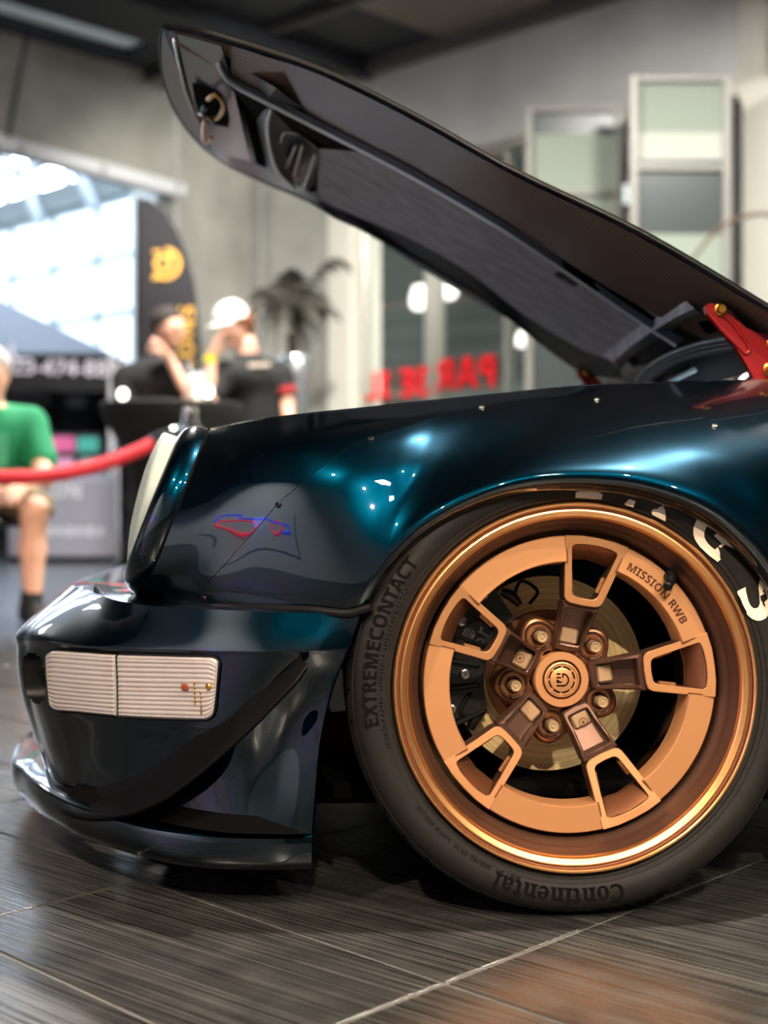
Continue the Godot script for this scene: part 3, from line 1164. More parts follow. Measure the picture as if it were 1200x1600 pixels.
	obj("pressed_lettering", MB.new().add(text("Begriff", 0.065, 0.006), Transform3D(Basis(ex, -ey, -ez) if ey.y < 0 else Basis(ex, ey, ez), (a + b) * 0.5)), M.black, hd)
	# red hinges
	for side in 2:
		var hg := part("bonnet_hinge", car)
		var w := 0.35 if side == 0 else 2.0 * MID - 0.35
		var px := [[1100, 480], [1106, 475], [1122, 474], [1141, 487], [1150, 500], [1163, 513], [1182, 521], [1215, 524], [1230, 560], [1230, 612], [1183, 612], [1172, 585], [1160, 563], [1145, 540], [1125, 517], [1103, 491]]
		var pl := PackedVector2Array()
		for q in px:
			var p := C(q[0], q[1], 0.35)
			pl.append(Vector2(p.x, p.y))
		obj("hinge_arm", MB.new().prism(pl, -0.008, 0.008, Transform3D(Basis(), Vector3(0, 0, -w))), M.red, hg)
		var sp := PackedVector3Array()
		for q in [[1110, 493], [1135, 522], [1158, 545], [1166, 552], [1172, 545], [1160, 525], [1140, 500], [1120, 484]]:
			var p := C(q[0], q[1], 0.34)
			sp.append(Vector3(p.x, p.y, -w + 0.0085))
		obj("hinge_rib", MB.new().tube(smooth(sp, 5), 0.0035, 8), M.red, hg)
		for q in [[1123, 485], [1199, 578], [1204, 538]]:
			var p := C(q[0], q[1], 0.35)
			obj("hinge_bolt", MB.new().lathe([Vector2(0.010, 0), Vector2(0.010, 0.003), Vector2(0.0075, 0.004), Vector2(0.0075, 0.010), Vector2(0.006, 0.012), Vector2(0, 0.012)], 12, Transform3D(Basis(), Vector3(p.x, p.y, -w + 0.008))), M.brass, hg)

# ------------------------------------------------------------------ the rest of the car, mostly behind and beyond what shows
func build_rest() -> void:
	obj("underbody", MB.new().box(Vector3(3.2, 0.03, 1.50), Transform3D(Basis(), Vector3(1.20, 0.135, -MID)), 0.01).box(Vector3(0.32, 0.03, 0.9), Transform3D(Basis(), Vector3(-0.54, 0.135, -MID)), 0.01), M.pit, car)
	obj("boot_tub", MB.new().box(Vector3(1.15, 0.40, 1.0), Transform3D(Basis(), Vector3(-0.02, 0.42, -MID)), 0.02), M.pit, car)
	obj("bulkhead", MB.new().box(Vector3(0.05, 0.55, 1.56), Transform3D(Basis(), Vector3(0.66, 0.40, -MID)), 0.01), M.pit, car)
	var cowl := []
	for q in [[0.44, 0.705], [0.52, 0.722], [0.62, 0.738], [0.72, 0.75]]:
		cowl.append(PackedVector3Array([Vector3(q[0], q[1] - 0.02, -0.36), Vector3(q[0] - 0.02, q[1], -0.6), Vector3(q[0] - 0.03, q[1] + 0.004, -MID), Vector3(q[0] - 0.02, q[1], -1.19), Vector3(q[0], q[1] - 0.02, -1.43)]))
	obj("cowl_panel", MB.new().grid(cowl, Vector3.UP), M.paint, car)
	# doors, sills, screen and roof
	for side in 2:
		var z0 := -0.07 if side == 0 else -2.0 * MID + 0.07
		var sg := -1.0 if side == 0 else 1.0
		var g := []
		for q in [[0.20, 0.02], [0.30, 0.0], [0.45, -0.01], [0.60, 0.01], [0.70, 0.03], [0.79, 0.08]]:
			var row := PackedVector3Array()
			for i in 13:
				var x := lerpf(0.63, 1.75, i / 12.0)
				row.append(Vector3(x, q[0] - 0.02 + 0.03 * i / 12.0 * (q[0] - 0.2), z0 + sg * (q[1] + 0.02 * sin(i / 12.0 * PI) * -1.0)))
			g.append(row)
		obj("door", MB.new().grid(g, Vector3(0, 0, -sg)), M.paint, car)
		obj("sill", MB.new().box(Vector3(1.4, 0.12, 0.10), Transform3D(Basis(), Vector3(1.18, 0.16, z0 + sg * 0.03)), 0.03), M.paint, car)
		var pil := PackedVector3Array([Vector3(0.66, 0.77, z0 + sg * 0.17), Vector3(0.95, 1.05, z0 + sg * 0.24), Vector3(1.2, 1.16, z0 + sg * 0.29), Vector3(1.8, 1.19, z0 + sg * 0.3)])
		obj("pillar", MB.new().tube(smooth(pil, 6), 0.03, 10), M.paint, car)
	var ws := []
	for q in [[0.70, 0.765, 0.28], [0.82, 0.91, 0.31], [0.96, 1.05, 0.34], [1.16, 1.155, 0.38]]:
		var row := PackedVector3Array()
		for i in 13:
			var u := i / 12.0
			row.append(Vector3(q[0] - 0.08 * sin(u * PI), q[1], lerpf(-q[2], -2 * MID + q[2], u)))
		ws.append(row)
	var gl := mat(Color(0.6, 0.7, 0.7, 0.25), 0.05)
	gl.transparency = BaseMaterial3D.TRANSPARENCY_ALPHA
	obj("windscreen", MB.new().grid(ws, Vector3(-1, 1, 0)), gl, car)
	var rf := []
	for q in [[1.16, 1.155], [1.35, 1.195], [1.6, 1.205], [1.8, 1.19]]:
		var row := PackedVector3Array()
		for i in 13:
			var u := i / 12.0
			row.append(Vector3(q[0] - 0.08 * sin(u * PI), q[1] + 0.02 * sin(u * PI), lerpf(-0.38, -2 * MID + 0.38, u)))
		rf.append(row)
	obj("roof", MB.new().grid(rf, Vector3.UP), M.paint, car)
	# strut brace and wiper glimpsed under the open bonnet
	obj("strut_brace", MB.new().tube(PackedVector3Array([C(1040, 596, 0.9), C(1085, 573, 0.9), C(1130, 556, 0.9)]), 0.010, 10), M.chrome, car)
	obj("strut_brace", MB.new().tube(PackedVector3Array([C(1000, 612, 1.1), C(1060, 585, 1.1), C(1120, 575, 1.1)]), 0.012, 10), M.chrome, car)
	# steering arm seen in front of the tyre
	obj("brake_duct", MB.new().tube(smooth(PackedVector3Array([Vector3(-0.50, 0.28, -0.42), Vector3(-0.46, 0.20, -0.34), Vector3(-0.38, 0.17, -0.36), Vector3(-0.2, 0.2, -0.42)]), 6), 0.035, 14), M.amber, car)

# ------------------------------------------------------------------ front wheel
func ring_text(s: String, size: float, depth: float, r: float, z: float, ang: float, tilt := 0.0, fam := "Droid Sans", bold := true, sx := 1.0) -> MB:
	# lettering bent round the wheel, tops outwards; ang is the angle of its middle
	var wrap := func(q: Vector3) -> Vector3:
		var a := ang - q.x * sx / r
		var rr := r + q.y
		var zz := z
		if tilt > 0.0:            # follows the bulge of the sidewall
			var k := [[0.250, -0.0065], [0.2585, -0.0035], [0.266, -0.0005], [0.275, 0.0005], [0.284, -0.0025], [0.291, -0.0085], [0.2955, -0.0155], [0.2985, -0.026], [0.33, -0.05]]
			for i in 8:
				if rr >= k[i][0]:
					zz = z + lerpf(k[i][1], k[i + 1][1], clampf((rr - k[i][0]) / (k[i + 1][0] - k[i][0]), 0, 1))
		return Vector3(cos(a) * rr, sin(a) * rr, zz + q.z)
	return MB.new().add(text(s, size, depth, bold, fam), Transform3D(), wrap)

func build_wheel() -> void:
	var wh := part("front_wheel", car, Vector3(0, 0.305, 0))
	wh.rotation = Vector3(-0.033, 0.0436, 0)
	# tyre
	var tp := [Vector2(0.235, -0.225), Vector2(0.27, -0.235), Vector2(0.292, -0.222), Vector2(0.2985, -0.20), Vector2(0.3035, -0.06), Vector2(0.3030, -0.040), Vector2(0.3005, -0.030), Vector2(0.2985, -0.027), Vector2(0.2955, -0.0155), Vector2(0.291, -0.0085), Vector2(0.284, -0.0025), Vector2(0.275, 0.0005), Vector2(0.266, -0.0005), Vector2(0.2585, -0.0035), Vector2(0.2582, -0.005), Vector2(0.2525, -0.0065), Vector2(0.2522, -0.0085), Vector2(0.247, -0.010), Vector2(0.2445, -0.014)]
	obj("tyre", MB.new().lathe(tp, 160), M.tyre, wh)
	var sh := MB.new()
	for k in 44:
		var a := TAU * k / 44.0
		sh.box(Vector3(0.0060, 0.0026, 0.016), Transform3D(Basis(Vector3(0, 0, 1), a) * Basis(Vector3(0, 1, 0), 0.42), Vector3(cos(a) * 0.2982, sin(a) * 0.2982, -0.034)))
	var tg := obj("tread_grooves", sh, M.pit, wh)
	tg.set_meta("kind", "stuff")
	for r in [[0.2965, -0.0175]]:
		var c := PackedVector3Array()
		for k in 160:
			c.append(Vector3(cos(TAU * k / 160.0) * r[0], sin(TAU * k / 160.0) * r[0], r[1]))
		obj("sidewall_ridge", MB.new().tube(c, 0.0009, 5, true), M.tyre, wh)
	obj("tyre_lettering", ring_text("Continental", 0.030, 0.0016, 0.2725, 0.0, -1.675, 0.0, "Droid Serif"), M.tyre_text, wh)
	obj("tyre_lettering", ring_text("EXTREMECONTACT", 0.026, 0.0014, 0.2755, 0.0, 2.90, 0.0), M.tyre_text, wh)
	obj("tyre_small_print", ring_text("TREAD 2 PLIES  SIDEWALL TUBELESS RADIAL", 0.0105, 0.0012, 0.2615, -0.0012, 3.02, 0.0), M.tyre, wh)
	obj("tyre_small_print", ring_text("DOT E4  245/40 ZR18  LOAD 690 KG", 0.0105, 0.0012, 0.2615, -0.0012, -2.2, 0.0), M.tyre, wh)
	for q in [["I", 1.50, 1.5], ["N", 1.185, 1.35], ["G", 0.82, 1.35], ["S", 0.42, 1.5]]:
		obj("tyre_white_letter", ring_text(q[0], 0.080, 0.0012, 0.2775, 0.0002, q[1], 2.5, "Droid Sans", true, q[2]), M.white_text, wh)
	# rim
	var lip := [Vector2(0.2440, -0.012), Vector2(0.2448, -0.006), Vector2(0.2442, -0.002), Vector2(0.2425, 0.0), Vector2(0.2405, 0.0), Vector2(0.2390, -0.0015)]
	obj("outer_bead", MB.new().lathe(lip, 180), M.lip, wh)
	obj("lip_groove", MB.new().lathe([Vector2(0.2390, -0.0015), Vector2(0.2382, -0.0065), Vector2(0.2355, -0.0072)], 180), M.bronze_wall, wh)
	obj("rim_lip", MB.new().lathe([Vector2(0.2355, -0.0072), Vector2(0.2345, -0.0045), Vector2(0.2325, -0.0038), Vector2(0.2290, -0.0055), Vector2(0.2270, -0.0060), Vector2(0.2248, -0.0085), Vector2(0.2232, -0.0130)], 180), M.lip, wh)
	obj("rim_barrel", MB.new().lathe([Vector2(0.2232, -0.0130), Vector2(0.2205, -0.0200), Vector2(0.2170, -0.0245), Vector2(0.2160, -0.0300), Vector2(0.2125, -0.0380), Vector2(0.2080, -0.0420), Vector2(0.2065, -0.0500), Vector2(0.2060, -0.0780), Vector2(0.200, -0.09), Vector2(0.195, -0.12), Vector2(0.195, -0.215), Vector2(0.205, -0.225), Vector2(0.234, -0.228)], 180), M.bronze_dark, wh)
	# spokes
	var base := deg_to_rad(79.0)
	var step := TAU / 5.0
	var zf := func(y: float) -> float:
		if y > 0.100:
			return lerpf(-0.057, -0.0395, clampf((y - 0.100) / 0.096, 0, 1))
		return lerpf(-0.098, -0.062, clampf((y - 0.042) / 0.058, 0, 1))
	var fo := rounded([Vector2(-0.0445, 0.1955), Vector2(-0.023, 0.1995), Vector2(0, 0.2005), Vector2(0.023, 0.1995), Vector2(0.0445, 0.1955), Vector2(0.0258, 0.1075), Vector2(0, 0.1062), Vector2(-0.0258, 0.1075)], [0.0012, 0.004, 0.004, 0.004, 0.0012, 0.010, 0.003, 0.010])
	var fi := rounded([Vector2(-0.0325, 0.1845), Vector2(-0.017, 0.1882), Vector2(0, 0.1892), Vector2(0.017, 0.1882), Vector2(0.0325, 0.1845), Vector2(0.0168, 0.1170), Vector2(0, 0.1160), Vector2(-0.0168, 0.1170)], [0.006, 0.003, 0.003, 0.003, 0.006, 0.007, 0.002, 0.007])
	var ao := rounded([Vector2(-0.0262, 0.1090), Vector2(0, 0.1095), Vector2(0.0262, 0.1090), Vector2(0.0205, 0.066), Vector2(0.0195, 0.042), Vector2(0, 0.040), Vector2(-0.0195, 0.042), Vector2(-0.0205, 0.066)], [0.002, 0.002, 0.002, 0.01, 0.004, 0.002, 0.004, 0.01])
	var ai := rounded([Vector2(-0.0195, 0.1000), Vector2(0, 0.1003), Vector2(0.0195, 0.1000), Vector2(0.0162, 0.072), Vector2(0.0148, 0.0500), Vector2(0, 0.0497), Vector2(-0.0148, 0.0500), Vector2(-0.0162, 0.072)], [0.004, 0.002, 0.004, 0.004, 0.004, 0.002, 0.004, 0.004])
	var za := func(y: float) -> float: return zf.call(minf(y, 0.0999)) - (0.0 if y < 0.1 else 0.0005)
	var fm := MB.new().frame(fo, fi, zf, 0.0022, Transform3D(), 0.0011).mesh()
	var wm := MB.new().frame(fo, fi, func(y): return zf.call(y) - 0.0018, 0.032, Transform3D(), 0.0004)
	# sloping ledge at the outer end of the window
	var ledge := MB.new().grid([PackedVector3Array([Vector3(-0.0325, 0.1850, -0.045), Vector3(0, 0.1895, -0.045), Vector3(0.0325, 0.1850, -0.045)]), PackedVector3Array([Vector3(-0.0275, 0.1660, -0.066), Vector3(0, 0.1700, -0.066), Vector3(0.0275, 0.1660, -0.066)]), PackedVector3Array([Vector3(-0.0270, 0.1655, -0.080), Vector3(0, 0.1695, -0.080), Vector3(0.0270, 0.1655, -0.080)])], Vector3(0, -0.3, 1))
	var lmm := ledge.mesh()
	var wmm := wm.mesh()
	var am := MB.new().frame(ao, ai, za, 0.030, Transform3D(), 0.0022)
	am.grid([PackedVector3Array([Vector3(-0.018, 0.100, -0.088), Vector3(0.018, 0.100, -0.088)]), PackedVector3Array([Vector3(-0.0145, 0.050, -0.112), Vector3(0.0145, 0.050, -0.112)])], Vector3(0, 0, 1))
	var amm := am.mesh()
	var slots := MB.new()
	for sx in [-1.0, 1.0]:
		slots.box(Vector3(0.0050, 0.024, 0.010), Transform3D(Basis(Vector3(0, 0, 1), -sx * 0.235), Vector3(sx * 0.0205, 0.138, -0.066)), 0.0012)
	var sm := slots.mesh()
	var pad := MB.new().box(Vector3(0.0265, 0.022, 0.012), Transform3D(Basis(), Vector3(-0.001, 0.0615, -0.103)), 0.003).mesh()
	for k in 5:




		var rot := Basis(Vector3(0, 0, 1), base + k * step - PI / 2)
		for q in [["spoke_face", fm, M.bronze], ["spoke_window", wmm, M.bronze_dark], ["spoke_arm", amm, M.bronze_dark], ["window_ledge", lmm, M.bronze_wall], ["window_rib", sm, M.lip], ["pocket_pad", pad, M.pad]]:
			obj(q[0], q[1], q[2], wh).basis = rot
		if k == 1 or k == 3:
			var mk := MB.new().lathe([Vector2(0.0062, -0.0975), Vector2(0.0062, -0.0966), Vector2(0.0052, -0.0966)], 20)
			mk.box(Vector3(0.006, 0.0012, 0.0006), Transform3D(Basis(Vector3(0, 0, 1), 0.6), Vector3(0, 0, -0.0967))).box(Vector3(0.0012, 0.006, 0.0006), Transform3D(Basis(Vector3(0, 0, 1), 0.6), Vector3(0, 0, -0.0967)))
			obj("pad_mark", mk, M.engrave, wh).transform = Transform3D(rot, rot * Vector3(-0.002, 0.066, 0))
		var a0 := base + k * step + 0.232
		var a1 := base + (k + 1) * step - 0.232
		obj("rim_segment", MB.new().lathe([Vector2(0.2, -0.078), Vector2(0.2, -0.0442), Vector2(0.1988, -0.0430), Vector2(0.1655, -0.0430), Vector2(0.1640, -0.0445), Vector2(0.1610, -0.080)], 40, Transform3D(), a0 - 0.02, a1 + 0.02), M.bronze, wh)
		for e in 2:
			var aa: float = a0 if e == 0 else a1
			var c := cos(aa)
			var s := sin(aa)
			var t := Vector3(-s, c, 0) * (0.0035 if e == 0 else -0.0035)
			obj("segment_gap", MB.new().box(Vector3(0.037, 0.0022, 0.030), Transform3D(Basis(Vector3(0, 0, 1), aa), Vector3(c * 0.182, s * 0.182, -0.0575) - t), 0.0005), M.bronze_wall, wh)
		# nut in its seat, half way between two spokes
		var an := base + (k + 0.5) * step
		var at := Vector3(cos(an) * 0.0655, sin(an) * 0.0655, 0)
		obj("nut_seat", MB.new().lathe([Vector2(0.0205, -0.1190), Vector2(0.0200, -0.1165), Vector2(0.0188, -0.1155), Vector2(0.0176, -0.1160), Vector2(0.0172, -0.1180), Vector2(0.0168, -0.1330), Vector2(0, -0.1340)], 32, Transform3D(Basis(), at)), M.bronze_dark, wh)
		obj("nut_flange", MB.new().lathe([Vector2(0.0158, -0.132), Vector2(0.0158, -0.1185), Vector2(0.0150, -0.1165), Vector2(0.0138, -0.1165), Vector2(0.0133, -0.1185), Vector2(0.0130, -0.130)], 28, Transform3D(Basis(), at)), M.lip, wh)
		var hexa := [Vector2(0.0118, -0.131), Vector2(0.0118, -0.1135), Vector2(0.0102, -0.1110), Vector2(0.0086, -0.1110), Vector2(0.0084, -0.118)]
		obj("lug_nut", MB.new().lathe(hexa, 6, Transform3D(Basis(Vector3(0, 0, 1), an), at), 0.0, TAU, 2.0), M.bronze_dark, wh)
		obj("stud", MB.new().lathe([Vector2(0.0082, -0.120), Vector2(0.0082, -0.0945), Vector2(0.0070, -0.0930), Vector2(0.0052, -0.0930), Vector2(0.0047, -0.0945), Vector2(0.0026, -0.0945), Vector2(0.0024, -0.0933), Vector2(0, -0.0933)], 24, Transform3D(Basis(), at)), M.stud, wh)
	# hub behind the arms
	var hb := []
	for q in [[1.0, -0.160], [1.0, -0.126], [0.985, -0.122], [0.95, -0.1195], [0.88, -0.118], [0.45, -0.117]]:
		var row := PackedVector3Array()
		for k in 101:
			var a := TAU * k / 100.0
			var rr: float = (0.0795 + 0.014 * cos(5.0 * (a - base - step / 2.0))) * q[0]
			row.append(Vector3(cos(a) * rr, sin(a) * rr, q[1]))
		hb.append(row)
	obj("hub_plate", MB.new().grid(hb, Vector3(0, 0, 1)), M.bronze_wall, wh)
	# cap
	obj("cap_ring", MB.new().lathe([Vector2(0.0385, -0.118), Vector2(0.0385, -0.0975), Vector2(0.0372, -0.0960), Vector2(0.0280, -0.0960), Vector2(0.0272, -0.0972)], 72), M.bronze, wh)
	obj("cap_groove", MB.new().lathe([Vector2(0.0272, -0.0972), Vector2(0.0268, -0.1000), Vector2(0.0248, -0.1000), Vector2(0.0246, -0.0985)], 72), M.engrave, wh)
	obj("center_cap", MB.new().lathe([Vector2(0.0246, -0.0985), Vector2(0.0244, -0.0968), Vector2(0.0225, -0.0962), Vector2(0.0222, -0.0980), Vector2(0.0166, -0.0980), Vector2(0.0163, -0.0962), Vector2(0.0150, -0.0956), Vector2(0, -0.0956)], 72), M.bronze, wh)
	var dash := MB.new()
	for k in 8:
		var a := TAU * k / 8.0
		dash.lathe([Vector2(0.0212, -0.0985), Vector2(0.0212, -0.0962), Vector2(0.0192, -0.0962)], 8, Transform3D(), a + 0.08, a + 0.62)
	obj("cap_dashes", dash, M.bronze, wh)
	var dk := MB.new()
	for k in 8:
		var a := TAU * k / 8.0
		dk.lathe([Vector2(0.0188, -0.0985), Vector2(0.0188, -0.0974), Vector2(0.0170, -0.0974)], 8, Transform3D(), a + 0.06, a + 0.64)
	obj("cap_slots", dk, M.pit, wh)
	var em := MB.new()
	var zl := -0.0953
	for q in [[-0.0050, 0.0082, 0.0052, 0.0020], [0.0012, 0.0060, 0.0020, 0.0062], [-0.0045, 0.0033, 0.0064, 0.0019], [-0.0060, -0.0010, 0.0034, 0.0019], [-0.0040, -0.0030, 0.0072, 0.0019], [-0.0016, -0.0080, 0.0122, 0.0020]]:
		em.box(Vector3(q[2], q[3], 0.0007), Transform3D(Basis(), Vector3(q[0], q[1], zl)))
	var arc := []
	em.lathe([Vector2(0.0094, zl - 0.0004), Vector2(0.0094, zl + 0.0003), Vector2(0.0074, zl + 0.0003)], 24, Transform3D(Basis(), Vector3(0.0006, 0.0, 0)), -1.65, 1.45)
	obj("cap_emblem", em, M.pit, wh)
	# engraved lettering on the ring
	obj("ring_lettering", ring_text("MISSION RWB", 0.0150, 0.0006, 0.1775, -0.0427, 0.79, 0.0, "Droid Sans", true, 1.12), M.engrave, wh)
	# valve
	var va := 0.80
	var vd := Vector3(cos(va), sin(va), 0)
	var vx := Basis.looking_at(-(Vector3(0, 0, 1) - vd * 0.7).normalized(), Vector3.UP)
	obj("valve_stem", MB.new().lathe([Vector2(0.0095, 0.0), Vector2(0.0095, 0.010), Vector2(0.0072, 0.013), Vector2(0.0072, 0.021), Vector2(0.0064, 0.022), Vector2(0.0064, 0.036), Vector2(0.0046, 0.038), Vector2(0, 0.038)], 18, Transform3D(vx, vd * 0.2035 + Vector3(0, 0, -0.047))), M.black, wh)
	# brake
	var br := part("front_brake", car, wh.position)
	br.rotation = wh.rotation
	obj("disc", MB.new().lathe([Vector2(0.1420, -0.222), Vector2(0.1420, -0.1945), Vector2(0.1410, -0.1935), Vector2(0.0860, -0.1935)], 120), M.disc, br)
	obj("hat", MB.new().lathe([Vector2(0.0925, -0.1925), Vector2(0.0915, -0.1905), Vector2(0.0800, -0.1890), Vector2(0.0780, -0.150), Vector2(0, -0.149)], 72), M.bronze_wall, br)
	var cal := PackedVector2Array()
	var n := 16
	for k in n + 1:
		var a := deg_to_rad(lerpf(124.0, 203.0, k / float(n)))
		cal.append(Vector2(cos(a), sin(a)) * (0.168 - 0.004 * absf(sin(k * 1.3))))
	for k in n + 1:
		var a := deg_to_rad(lerpf(203.0, 124.0, k / float(n)))
		cal.append(Vector2(cos(a), sin(a)) * (0.104 - 0.005 * sin(k / float(n) * PI)))
	obj("caliper", MB.new().prism(cal, -0.215, -0.152), M.caliper, br)
	for a in [131.0, 149.0, 163.0, 178.0, 197.0]:
		var d := Vector3(cos(deg_to_rad(a)), sin(deg_to_rad(a)), 0)
		obj("caliper_bolt", MB.new().lathe([Vector2(0.0078, -0.155), Vector2(0.0078, -0.146), Vector2(0.006, -0.1445), Vector2(0.0036, -0.1445), Vector2(0.0034, -0.150), Vector2(0, -0.150)], 12, Transform3D(Basis(), d * (0.155 if int(a) % 2 == 1 else 0.128))), M.steel, br)
		obj("caliper_rib", MB.new().box(Vector3(0.056, 0.007, 0.010), Transform3D(Basis(Vector3(0, 0, 1), deg_to_rad(a + 8)), Vector3(cos(deg_to_rad(a + 8)), sin(deg_to_rad(a + 8)), 0) * 0.136 + Vector3(0, 0, -0.149)), 0.002), M.caliper, br)
	var d1 := deg_to_rad(118.0)
	for k in 2:
		var aa := deg_to_rad([117.0, 208.0][k])
		var d := Vector3(cos(aa), sin(aa), 0)
		var t := Vector3(-d.y, d.x, 0)
		obj("bleed_fitting", MB.new().tube(PackedVector3Array([d * 0.140 + Vector3(0, 0, -0.160) + t * 0.01, d * 0.128 + Vector3(0, 0, -0.156), d * 0.112 + Vector3(0, 0, -0.158) - t * 0.004]), PackedFloat32Array([0.006, 0.0085, 0.005]), 10), M.caliper, br)
		obj("brake_line", MB.new().tube(smooth(PackedVector3Array([d * 0.126 + Vector3(0, 0, -0.155), d * 0.142 + Vector3(0, 0, -0.146) - t * 0.02, d * 0.118 + Vector3(0, 0, -0.152) - t * 0.035, d * 0.105 + Vector3(0, 0, -0.17) - t * 0.02]), 6), 0.0026, 8), M.rubber, br)
	var ct := Basis(Vector3(0, 0, 1), deg_to_rad(60.0))
	obj("caliper_lettering", MB.new().add(text("RSr", 0.028, 0.001), Transform3D(ct, Vector3(cos(2.72), sin(2.72), 0) * 0.121 + Vector3(0, 0, -0.1512))), M.steel, br)
	for k in 5:
		obj("caliper_stripe", MB.new().box(Vector3(0.026, 0.0012, 0.0008), Transform3D(ct, Vector3(cos(2.72), sin(2.72), 0) * (0.130 + k * 0.0035) + Vector3(0, 0, -0.1515))), M.steel, br)
	# the wheel on the far side
	var w2 := wh.duplicate()
	w2.name = "front_wheel_001"
	car.add_child(w2)
	w2.position = Vector3(0, 0.305, -2.0 * MID)
	w2.rotation = Vector3(0.033, PI - 0.02, 0)

# ------------------------------------------------------------------ the building: axes a (towards the right and us) and b (towards the left and us) from the far corner
const KX := -1.294
const KZ := -13.0
const PHI := -0.7727
const CEIL := 4.39

func A(a: float, y: float, b: float) -> Vector3:
	return Vector3(KX, 0, KZ) + Basis(Vector3.UP, PHI) * Vector3(a, y, b)

func a_at(px: float) -> float:          # where the far right wall crosses a frame column
	var r := (px - CX) / F
	return (13.0 * r + 1.294) / (0.716 + 0.698 * r)

func y_at(px: float, py: float) -> float:
	return H - (py - HY) / F * (13.0 - 0.698 * a_at(px))

func bb(a0: float, a1: float, y0: float, y1: float, b0: float, b1: float, bev := 0.0, mb: MB = null) -> MB:
	var m := mb if mb else MB.new()
	return m.box(Vector3(a1 - a0, y1 - y0, b1 - b0), Transform3D(Basis(), Vector3((a0 + a1) / 2, (y0 + y1) / 2, (b0 + b1) / 2)), bev)

func room(called: String, mb: MB, m: Material, parent: Node = self, kind := true) -> MeshInstance3D:
	var o := obj(called, mb, m, parent)
	if parent == self:
		o.position = Vector3(KX, 0, KZ)
		o.rotation.y = PHI
	if kind:
		o.set_meta("kind", "structure")
	return o

func tile_tex(sd: int) -> Array:
	var rg := RandomNumberGenerator.new()
	rg.seed = sd
	var w := 512
	var h := 512
	var col := Image.create(w, h, false, Image.FORMAT_RGB8)
	var hgt := Image.create(w, h, false, Image.FORMAT_RGB8)
	var f := FastNoiseLite.new()
	f.seed = sd
	f.frequency = 0.011
	f.fractal_octaves = 3
	var g := FastNoiseLite.new()
	g.seed = sd + 7
	g.frequency = 0.16
	g.fractal_octaves = 3
	var tilt := rg.randf_range(0.05, 0.11)
	for y in h:
		for x in w:
			var ly := y + x * tilt * 2.0
			var s := g.get_noise_2d(x * 0.006, ly) * 0.8 + g.get_noise_2d(x * 0.016 + 90.0, ly * 1.9) * 0.55
			var c := f.get_noise_2d(x, y * 0.5)
			var k := clampf(0.80 + 0.60 * s + 0.20 * c, 0.25, 1.25) * 0.8
			col.set_pixel(x, y, Color(k, k, k))
			var e := clampf(0.55 + 0.55 * s, 0, 1)
			hgt.set_pixel(x, y, Color(e, e, e))
	return [ImageTexture.create_from_image(col), ImageTexture.create_from_image(hgt)]

func build_floor() -> void:
	var base := room("floor", bb(-12.0, 16.2, -0.12, -0.0022, -0.6, 13.2), mat(Color(0.31, 0.31, 0.305), 0.7))
	var mats := []
	for k in 4:
		var t := tile_tex(40 + k)
		var m := mat(Color(0.235, 0.235, 0.23), 0.30)
		m.albedo_texture = t[0]
		m.heightmap_enabled = true
		m.heightmap_texture = t[1]
		m.heightmap_scale = 0.007
		m.metallic_specular = 0.85
		m.roughness_texture = t[1]
		m.roughness = 0.55
		m.roughness_texture_channel = BaseMaterial3D.TEXTURE_CHANNEL_RED
		mats.append(m)
	var meshes := []
	for k in 4:
		var mb := MB.new()
		var o := 0.29 * k
		var hx := 0.588 / 2 - 0.0026
		var hz := 0.302 / 2 - 0.0026
		var e := 0.0016
		var y := [-0.006, -0.0012, 0.0]
		var top := [PackedVector3Array([Vector3(-hx + e, 0, -hz + e), Vector3(hx - e, 0, -hz + e)]), PackedVector3Array([Vector3(-hx + e, 0, hz - e), Vector3(hx - e, 0, hz - e)])]
		mb.grid(top, Vector3.UP)
		for sd in 4:
			var r := Basis(Vector3.UP, PI / 2 * sd)
			var lx := hx if sd % 2 == 0 else hz
			var lz := hz if sd % 2 == 0 else hx
			var p := [r * Vector3(-lx + e, 0, lz - e), r * Vector3(lx - e, 0, lz - e), r * Vector3(lx, y[1], lz), r * Vector3(-lx, y[1], lz), r * Vector3(lx, y[0], lz), r * Vector3(-lx, y[0], lz)]
			mb.quad(p[0], p[1], p[2], p[3], r * Vector3(0, 1, 1))
			mb.quad(p[3], p[2], p[4], p[5], r * Vector3(0, 0, 1))
		meshes.append(mb)
	var near := []
	for k in 4:
		near.append(meshes[k].mesh())
	var rg := RandomNumberGenerator.new()
	rg.seed = 5
	var a0 := 8.39 + 0.294
	var b0 := 7.255 + 0.151
	var far := [MB.new(), MB.new()]
	for i in range(-36, 13):
		for j in range(-26, 19):
			var a := a0 + i * 0.588
			var b := b0 + j * 0.302
			if a < -11.7 or a > 15.9 or b < -0.3 or b > 12.9:
				continue
			var kind := rg.randi() % 4
			if i >= -5 and i <= 3 and j >= -9 and j <= 6:
				var o := MeshInstance3D.new()
				o.mesh = near[kind]
				o.material_override = mats[kind]
				o.name = _free("tile", base)
				base.add_child(o, true)
				o.position = Vector3(a, 0, b)
				if rg.randi() % 2:
					o.rotation.y = PI
			else:
				var mbf: MB = far[kind % 2]
				var e := 0.292
				var f := 0.149
				mbf.quad(Vector3(a - e, 0, b - f), Vector3(a + e, 0, b - f), Vector3(a + e, 0, b + f), Vector3(a - e, 0, b + f), Vector3.UP)
				mbf.quad(Vector3(a - e, 0, b + f), Vector3(a + e, 0, b + f), Vector3(a + e, -0.004, b + f), Vector3(a - e, -0.004, b + f), Vector3.BACK)
				mbf.quad(Vector3(a + e, 0, b - f), Vector3(a + e, 0, b + f), Vector3(a + e, -0.004, b + f), Vector3(a + e, -0.004, b - f), Vector3.RIGHT)
	for k in 2:
		obj("distant_tiles", far[k], mats[k], base).set_meta("kind", "stuff")

